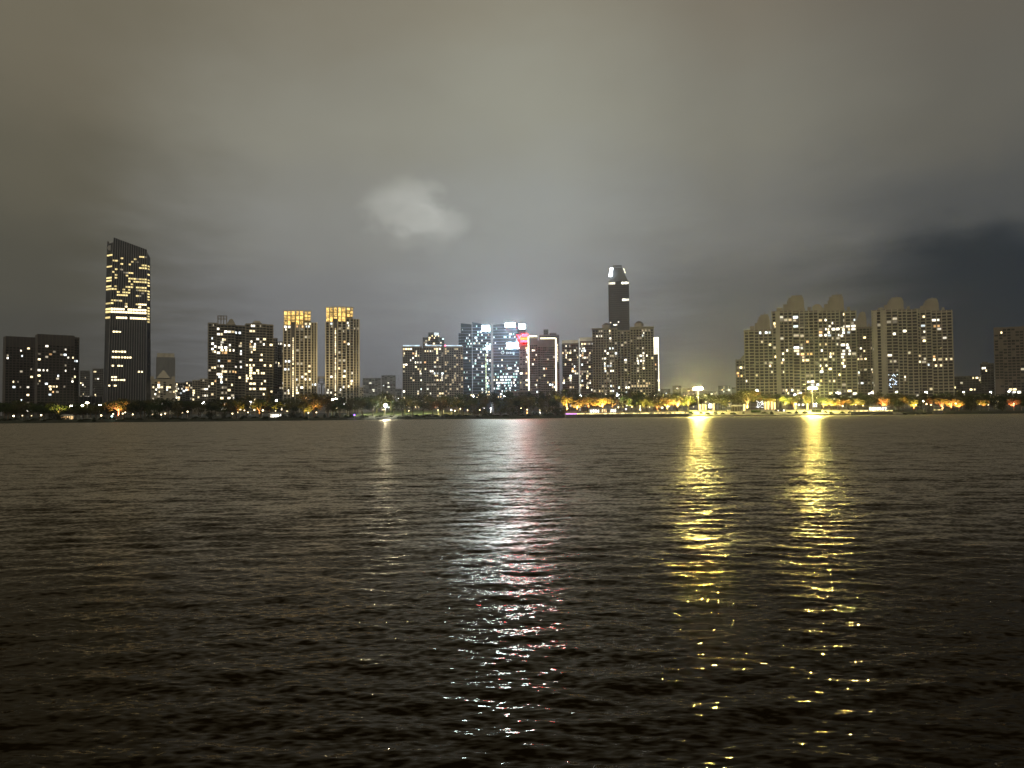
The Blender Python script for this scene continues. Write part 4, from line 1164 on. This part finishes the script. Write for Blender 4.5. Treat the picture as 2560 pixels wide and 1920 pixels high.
# ------------------------------------------------------------------ trees
def leaf_mat(name, col, vary=0.5):
    m, nt, out = new_mat(name)
    N, L = nt.nodes, nt.links
    tc = N.new('ShaderNodeTexCoord'); no = N.new('ShaderNodeTexNoise'); no.inputs['Scale'].default_value = 0.9; no.inputs['Detail'].default_value = 3
    L.new(tc.outputs['Object'], no.inputs['Vector'])
    oi = N.new('ShaderNodeObjectInfo')
    r1 = N.new('ShaderNodeMapRange'); r1.inputs['From Min'].default_value = .3; r1.inputs['From Max'].default_value = .7; r1.inputs['To Min'].default_value = 1 - vary; r1.inputs['To Max'].default_value = 1 + vary
    L.new(no.outputs['Fac'], r1.inputs['Value'])
    hs = N.new('ShaderNodeHueSaturation'); hs.inputs['Color'].default_value = (*col, 1)
    r2 = N.new('ShaderNodeMapRange'); r2.inputs['To Min'].default_value = .47; r2.inputs['To Max'].default_value = .53
    L.new(oi.outputs['Random'], r2.inputs['Value']); L.new(r2.outputs[0], hs.inputs['Hue'])
    L.new(r1.outputs[0], hs.inputs['Value'])
    d = N.new('ShaderNodeBsdfDiffuse'); t_ = N.new('ShaderNodeBsdfTranslucent'); mx = N.new('ShaderNodeMixShader'); mx.inputs[0].default_value = .35
    L.new(hs.outputs[0], d.inputs['Color']); L.new(hs.outputs[0], t_.inputs['Color'])
    L.new(d.outputs[0], mx.inputs[1]); L.new(t_.outputs[0], mx.inputs[2]); L.new(mx.outputs[0], out.inputs['Surface'])
    return m


LEAF = [leaf_mat('leaf_green', (0.045, 0.062, 0.018)), leaf_mat('leaf_olive', (0.075, 0.072, 0.026)), leaf_mat('leaf_dark', (0.024, 0.03, 0.012))]
for o in list(COL.objects):
    if o.name.startswith('foliage') and o.data.name.startswith('foliage_dark'): o.data.materials.append(LEAF[2])
    elif o.name.startswith('foliage'): o.data.materials.append(leaf_mat('leaf_hedge', (0.05, 0.12, 0.03)) if not bpy.data.materials.get('leaf_hedge') else bpy.data.materials['leaf_hedge'])


def crown_mesh(kind, seed, mat):
    rd = random.Random(seed)
    v = []; f = []
    lobes = []
    if kind == 'broad': zc, rz_, rr, n, z0 = 7.6, 3.4, 5.4, 17, 3.6
    elif kind == 'round': zc, rz_, rr, n, z0 = 7.4, 3.9, 4.2, 14, 3.2
    elif kind == 'tall': zc, rz_, rr, n, z0 = 6.6, 5.0, 2.3, 16, 2.0
    else: zc, rz_, rr, n, z0 = 5.4, 5.2, 4.6, 18, 0.2
    for k in range(n):
        a = rd.uniform(0, 6.283); q = math.sqrt(rd.random()) * .82; zz_ = rd.uniform(-.7, .86)
        s = math.sqrt(max(0.05, 1 - zz_ * zz_))
        if kind == 'tall': s *= 1.25 - .6 * (zz_ + 1) / 2
        lobes.append((Vector((rr * q * s * math.cos(a), rr * q * s * math.sin(a), zc + rz_ * zz_ * .8)), rd.uniform(.28, .44) * (rr + rz_) / 2))
    per = 1500 // n
    for c, r in lobes:
        for k in range(per):
            d = Vector((rd.gauss(0, 1), rd.gauss(0, 1), rd.gauss(0, 1))).normalized()
            p = c + d * r * (0.35 + .72 * math.sqrt(rd.random()))
            if p.z < z0 * (0.7 + .5 * rd.random()): continue
            s = rd.uniform(.16, .36)
            if rd.random() < .1: p += d * rd.uniform(.2, .8)
            u = Vector((rd.gauss(0, 1), rd.gauss(0, 1), rd.gauss(0, .6))).normalized(); w = u.cross(Vector((rd.gauss(0, 1), rd.gauss(0, 1), rd.gauss(0, 1)))).normalized()
            n0 = len(v)
            v += [tuple(p - u * s), tuple(p + w * s * .7), tuple(p + u * s), tuple(p - w * s * .7)]; f.append((n0, n0 + 1, n0 + 2, n0 + 3))
    me = bpy.data.meshes.new('crown'); me.from_pydata(v, [], f); me.materials.append(mat)
    # limbs reach for the lobes
    tr = MB()
    fork = Vector((rd.uniform(-.2, .2), rd.uniform(-.2, .2), z0 + .6))
    tr.tube((0, 0, -1.0), fork, .34 if kind != 'tall' else .22, .22, 8)
    for c, r in lobes[:8]:
        mid = fork.lerp(c, .5) + Vector((rd.uniform(-.3, .3), rd.uniform(-.3, .3), rd.uniform(0, .4)))
        tr.tube(fork - Vector((0, 0, .1)), mid, .15, .09); tr.tube(mid, c, .09, .03)
    return me, tr.mesh('trunk', MAT['bark'])


PROTO = {}
for kind, cnt in (('broad', 5), ('round', 5), ('tall', 2), ('bush', 3)):
    PROTO[kind] = [crown_mesh(kind, 100 + 7 * i + len(kind), LEAF[i % 3]) for i in range(cnt)]


def tree(px, off, py_top, width, kind, look):
    py_top -= 7; width *= 1.2
    x, y = spot_at(px, off); z0 = bank_z(x, y); h = max(3.0, at(px, py_top, y).z - z0)
    cm, tm = random.choice(PROTO[kind])
    o = empty('tree', (x, y, z0 - .1), random.uniform(0, 6.28))
    o.scale = (width / 10.5, width / 10.5, h / 11.6)
    obj('crown', cm, o); obj('trunk', tm, o)
    later(o, px, look, 'tree', 'trees along the far bank')
    return o


TOP = [(0, 1003), (110, 1006), (140, 1012), (250, 1010), (275, 1004), (290, 996), (320, 1000), (420, 998), (460, 1003), (520, 1002), (575, 995), (620, 990), (690, 996), (740, 1000), (770, 989), (800, 987), (830, 996), (900, 997), (930, 985), (970, 984), (990, 991), (1050, 988), (1075, 984), (1130, 989), (1190, 983), (1260, 980), (1330, 985), (1370, 979), (1425, 978), (1470, 986), (1560, 977), (1640, 979), (1680, 982), (1715, 990), (1760, 990), (1800, 982), (1845, 980), (1880, 978), (1920, 983), (1960, 990), (2010, 987), (2060, 985), (2135, 983), (2300, 983), (2430, 984), (2560, 985)]
topf = lambda p: float(np.interp(p, [a for a, _ in TOP], [c for _, c in TOP]))
rt_ = random.Random(5)
px = -30
while px < 2600:
    py = topf(px) + rt_.uniform(0, 6)
    tree(px, rt_.uniform(72, 104), py, rt_.uniform(10.5, 15), rt_.choice(['broad', 'broad', 'round']), 'dark back-row tree')
    px += rt_.uniform(21, 33)
px = -20
while px < 2600:
    py = topf(px) + rt_.uniform(9, 20)
    if not 1740 < px < 2030:
        tree(px, rt_.uniform(34, 58), py, rt_.uniform(8, 12.5), rt_.choice(['broad', 'round', 'round']), 'leafy middle-row tree')
    px += rt_.uniform(26, 42)
for px, off, py, w, k, lk in ((20, 16, 1016, 11, 'broad', 0), (62, 18, 1012, 13, 'broad', 0), (98, 18, 1014, 11, 'broad', 0), (143, 20, 1014, 14, 'broad', 1), (136, 10, 1026, 8, 'bush', 0), (190, 12, 1020, 9, 'round', 0), (208, 14, 1024, 9, 'broad', 0), (240, 16, 1018, 11, 'broad', 0), (296, 28, 998, 12, 'broad', 1), (330, 22, 1010, 12, 'broad', 0), (352, 18, 1006, 12, 'broad', 0), (386, 8, 1006, 10, 'bush', 0), (420, 20, 1004, 13, 'broad', 0),
                              (444, 8, 1004, 8, 'bush', 0), (528, 9, 1015, 8.5, 'bush', 0), (556, 9, 1017, 7.5, 'bush', 0), (575, 14, 1012, 9, 'round', 0), (592, 22, 1006, 11, 'broad', 1), (672, 64, 968, 8, 'tall', 0), (650, 30, 1004, 13, 'broad', 0), (680, 34, 1006, 12, 'broad', 0), (735, 14, 1020, 9, 'bush', 0), (785, 30, 987, 22, 'broad', 1), (760, 22, 1010, 12, 'broad', 0), (820, 20, 1006, 12, 'broad', 0), (850, 16, 1008, 11, 'broad', 0), (878, 16, 1004, 10, 'round', 0), (905, 15, 1004, 11, 'broad', 0), (932, 16, 1006, 10, 'broad', 0),
                              (962, 26, 984, 14, 'round', 1), (985, 15, 1010, 7, 'round', 0), (1006, 14, 1006, 9, 'broad', 0), (1032, 15, 1004, 10, 'broad', 0), (1058, 14, 1006, 9, 'broad', 0), (1082, 15, 1005, 10, 'broad', 0), (1108, 14, 1006, 9, 'broad', 0), (1134, 15, 1004, 10, 'broad', 0), (1158, 14, 1004, 9, 'broad', 0), (1186, 8, 1012, 9, 'bush', 0), (1206, 8, 1010, 9, 'bush', 0), (1250, 8, 1000, 9, 'bush', 0), (1272, 9, 996, 9, 'bush', 0), (1296, 8, 1000, 10, 'bush', 0), (1326, 10, 1002, 9, 'round', 0), (1364, 7, 996, 11, 'bush', 0), (1388, 6, 1004, 10, 'bush', 0), (1404, 5, 1020, 7, 'bush', 0),
                              (1418, 36, 990, 10, 'round', 2), (1444, 32, 1008, 9, 'broad', 2), (1470, 44, 996, 12, 'broad', 2), (1508, 32, 1000, 14, 'broad', 2), (1560, 26, 1000, 9, 'round', 1), (1590, 26, 1006, 9, 'broad', 1), (1618, 24, 1004, 9, 'broad', 1), (1642, 26, 1006, 9, 'broad', 1), (1668, 30, 1000, 11, 'broad', 1), (1694, 32, 992, 14, 'round', 2), (1722, 34, 990, 12, 'round', 1), (1746, 52, 998, 11, 'broad', 1), (1790, 44, 992, 11, 'broad', 1), (1817, 16, 1004, 8, 'round', 0), (1868, 52, 980, 19, 'broad', 1), (1846, 46, 992, 12, 'broad', 1), (1900, 56, 988, 14, 'broad', 1),
                              (1925, 50, 998, 8, 'broad', 2), (1963, 48, 990, 10.5, 'round', 2), (1985, 52, 996, 8.5, 'round', 2), (2022, 42, 983, 9.5, 'round', 1), (2058, 34, 1000, 9, 'broad', 1), (2078, 33, 1002, 9, 'broad', 1), (2098, 34, 1001, 9, 'broad', 1), (2122, 34, 1002, 9, 'broad', 1), (2148, 34, 1002, 9, 'broad', 1), (2210, 36, 998, 10, 'broad', 2), (2244, 26, 1004, 9, 'round', 0), (2285, 30, 1000, 7, 'round', 2), (2318, 34, 1000, 8, 'broad', 0), (2352, 30, 1001, 9, 'broad', 2), (2378, 28, 1004, 8, 'broad', 2), (2398, 28, 1003, 9, 'broad', 2), (2430, 6, 990, 10, 'bush', 0), (2458, 28, 1004, 9, 'broad', 2), (2507, 6, 989, 11, 'bush', 0), (2535, 28, 1000, 10, 'broad', 2), (2552, 20, 1004, 8, 'round', 0)):
    look = ['bushy dark waterside tree' if k == 'bush' else 'dark spreading front-row tree' if k != 'tall' else 'slender dark conical tree', 'yellow-green lit front-row tree', 'orange-lit front-row tree'][lk]
    tree(px, off, py, w, k, look)

# the white-lit tree and the lamp cluster on the plaza
o = tree(1900, 10, 1006, 5.5, 'round', 'small tree hung with white lights')
pending[('small tree hung with white lights', 'around the dark monument')] = pending.pop(('small tree hung with white lights', 'around the dark monument'), pending.get(('small tree hung with white lights', 'between first mast and white-lit tree'), []))
m = MB()
for k in range(70):
    a = random.uniform(0, 6.28); r = random.uniform(1, 4.6); m.ball((r * math.cos(a), r * math.sin(a), random.uniform(4, 10.5)), .16, 1, 5, 3)
m.build('string_light', glow('fairy_light', (.9, .92, 1.0), 12), o)
o, X_, Z_ = thing('lamp_post', 2038, 2, 'white post with a cluster of four lamps at the waterside steps', 'lamp post')
h = Z_(1008)
MB().tube((0, 0, -.3), (0, 0, h), .16, .1).build('post', MAT['pale'], o)
for dx, dz in ((-.9, -.6), (.9, -.6), (-.9, -2.2), (.9, -2.2)):
    MB().tube((0, 0, h + dz - .3), (dx, 0, h + dz - .1), .06, .06).build('arm', MAT['pale'], o)
    MB().ball((dx, 0, h + dz + .2), .4).build('globe', L_GARDENW, o)
flush_labels()

# ------------------------------------------------------------------ night sky: low cloud lit by the city
W = bpy.data.worlds.new('World'); S.world = W; W.use_nodes = True
nt = W.node_tree; N, L = nt.nodes, nt.links; N.clear()
out = N.new('ShaderNodeOutputWorld'); bg = N.new('ShaderNodeBackground')
L.new(bg.outputs[0], out.inputs['Surface'])
tc = N.new('ShaderNodeTexCoord')
sep = N.new('ShaderNodeSeparateXYZ'); L.new(tc.outputs['Generated'], sep.inputs[0])


def mth(op, a, b_=None, clamp=False):
    n = N.new('ShaderNodeMath'); n.operation = op; n.use_clamp = clamp
    for i, q in enumerate((a, b_)):
        if q is None: continue
        if isinstance(q, (int, float)): n.inputs[i].default_value = q
        else: L.new(q, n.inputs[i])
    return n.outputs[0]


az = mth('MULTIPLY', mth('ARCTAN2', sep.outputs['X'], sep.outputs['Y']), 57.2958)
el = mth('MULTIPLY', mth('ARCSINE', sep.outputs['Z']), 57.2958)
# ceiling-plane coordinates for the cloud texture
zc = mth('MAXIMUM', sep.outputs['Z'], 0.035)
cx, cy = mth('DIVIDE', sep.outputs['X'], zc), mth('DIVIDE', sep.outputs['Y'], zc)
cv = N.new('ShaderNodeCombineXYZ'); L.new(cx, cv.inputs[0]); L.new(cy, cv.inputs[1])


def noise(vec, scale, detail, w=0.0, stretch=None):
    if stretch:
        mp = N.new('ShaderNodeMapping'); mp.inputs['Scale'].default_value = stretch; mp.inputs['Location'].default_value = (w, w, 0); mp.inputs['Rotation'].default_value = (0, 0, 0.5); L.new(vec, mp.inputs['Vector']); vec = mp.outputs[0]
    n = N.new('ShaderNodeTexNoise'); n.inputs['Scale'].default_value = scale; n.inputs['Detail'].default_value = detail; n.inputs['Roughness'].default_value = .55
    L.new(vec, n.inputs['Vector'])
    return n.outputs['Fac']


n1 = noise(cv.outputs[0], .5, 5, 3.0, (1, .6, 1))
n2 = noise(cv.outputs[0], 1.6, 5, 9.0, (1, .7, 1))
n3 = noise(tc.outputs['Generated'], 9.0, 5, 1.0, (1, 1, 2.2))
# billows push the boundaries of the lit and unlit areas about
elw = mth('ADD', el, mth('MULTIPLY', mth('SUBTRACT', n3, .5), 4.5))
azw = mth('ADD', az, mth('MULTIPLY', mth('SUBTRACT', n2, .5), 9.0))


def ramp(stops):
    r = N.new('ShaderNodeValToRGB'); r.color_ramp.interpolation = 'B_SPLINE' if False else 'EASE'
    q = mth('DIVIDE', elw, 42.0, True); L.new(q, r.inputs[0])
    e = r.color_ramp.elements
    while len(e) > 1: e.remove(e[-1])
    for i, (p, c) in enumerate(stops):
        x = e[0] if i == 0 else e.new(p / 42.0)
        x.position = p / 42.0; x.color = srgb(*c)
    return r.outputs['Color']


SKY = [
    (-31, [(0, (68, 67, 64)), (4, (76, 75, 70)), (10, (84, 82, 72)), (16, (98, 94, 80)), (22, (112, 106, 90)), (30, (114, 108, 91)), (40, (48, 44, 35))]),
    (-15, [(0, (114, 115, 119)), (4, (120, 121, 124)), (8, (124, 125, 126)), (13, (136, 136, 131)), (20, (139, 137, 125)), (30, (130, 124, 108)), (40, (50, 46, 37))]),
    (2, [(0, (122, 123, 128)), (4, (130, 131, 136)), (9, (144, 146, 145)), (15, (151, 153, 148)), (22, (150, 149, 136)), (30, (141, 136, 120)), (40, (52, 48, 39))]),
    (17, [(0, (84, 84, 88)), (4, (88, 89, 92)), (8, (94, 95, 95)), (13, (116, 116, 112)), (20, (127, 125, 114)), (30, (122, 115, 101)), (40, (48, 44, 36))]),
    (31, [(0, (38, 42, 49)), (5, (34, 41, 50)), (10, (36, 44, 52)), (12.6, (80, 82, 82)), (19, (101, 99, 91)), (30, (104, 98, 87)), (40, (44, 41, 34))]),
]
cols_ = [(a, ramp(s)) for a, s in SKY]
cur = cols_[0][1]
for (a0_, _), (a1_, c1) in zip(cols_, cols_[1:]):
    mr = N.new('ShaderNodeMapRange'); mr.interpolation_type = 'SMOOTHSTEP'
    mr.inputs['From Min'].default_value = a0_; mr.inputs['From Max'].default_value = a1_
    L.new(azw, mr.inputs['Value'])
    mx = N.new('ShaderNodeMix'); mx.data_type = 'RGBA'
    L.new(mr.outputs[0], mx.inputs['Factor']); L.new(cur, mx.inputs['A']); L.new(c1, mx.inputs['B'])
    cur = mx.outputs['Result']
# cloud texture
tex = mth('ADD', mth('MULTIPLY', mth('SUBTRACT', n1, .5), .12), mth('MULTIPLY', mth('SUBTRACT', n2, .5), .08))
gain = mth('ADD', 1.0, tex)
# one brighter scrap of cloud
wob = mth('SUBTRACT', noise(tc.outputs['Generated'], 17.0, 5, 4.0, (1, 1, 1.2)), .5)
scrap = None
for (ca, ce, ra, re_, wt, f0) in ((-7.9, 14.9, 3.4, 2.1, .42, .1), (-5.6, 14.1, 3.0, 1.5, .32, .1), (-6.9, 13.3, 3.6, 1.5, .14, .0), (-7.4, 16.0, 1.8, 1.5, .10, .0)):
    du = mth('DIVIDE', mth('ADD', mth('SUBTRACT', az, ca), mth('MULTIPLY', wob, 3.6)), ra)
    dv = mth('DIVIDE', mth('ADD', mth('SUBTRACT', el, ce), mth('MULTIPLY', wob, 3.0)), re_)
    d2 = mth('ADD', mth('MULTIPLY', du, du), mth('MULTIPLY', dv, dv))
    mr = N.new('ShaderNodeMapRange'); mr.interpolation_type = 'SMOOTHSTEP'
    mr.inputs['From Min'].default_value = 1.2; mr.inputs['From Max'].default_value = f0; mr.inputs['To Min'].default_value = 0; mr.inputs['To Max'].default_value = wt
    L.new(d2, mr.inputs['Value'])
    scrap = mr.outputs[0] if scrap is None else mth('ADD', scrap, mr.outputs[0])
gain = mth('ADD', gain, mth('MULTIPLY', mth('MINIMUM', scrap, .56), mth('ADD', 1.0, mth('MULTIPLY', wob, 1.2))))
sc = N.new('ShaderNodeVectorMath'); sc.operation = 'SCALE'
L.new(cur, sc.inputs[0]); L.new(gain, sc.inputs['Scale'])
L.new(sc.outputs[0], bg.inputs['Color'])
bg.inputs['Strength'].default_value = 1.0

# ------------------------------------------------------------------ air
hz, htn, hout = new_mat('haze_air')
pv = htn.nodes.new('ShaderNodeVolumePrincipled')
pv.inputs['Color'].default_value = (0.82, 0.84, 0.86, 1); pv.inputs['Density'].default_value = 0.00011; pv.inputs['Anisotropy'].default_value = 0.8
htn.links.new(pv.outputs[0], hout.inputs['Volume'])
o = MB().box(-5200, 5200, -60, 9200, -3.2, 262).build('haze', hz)
tag(o, kind='stuff')

# added fill that brightens the facades: one broad warm lamp from behind the viewer
sl = bpy.data.lights.new('fill_sun', 'SUN'); sl.energy = 1.3; sl.angle = R_(25); sl.color = (1.0, 0.90, 0.72)
o = bpy.data.objects.new('fill_sun', sl); COL.objects.link(o)
o.rotation_euler = (R_(46), 0, R_(-24))

# ------------------------------------------------------------------ render
S.render.engine = 'CYCLES'
S.view_settings.view_transform = 'Standard'
S.view_settings.look = 'None'
S.view_settings.exposure = 0.0
S.view_settings.gamma = 1.0
c = S.cycles
c.use_denoising = True
c.denoiser = 'OPENIMAGEDENOISE'
c.max_bounces = 4; c.diffuse_bounces = 2; c.glossy_bounces = 3; c.transmission_bounces = 2; c.volume_bounces = 0
c.sample_clamp_direct = 0.0
c.sample_clamp_indirect = 8.0
c.use_light_tree = True
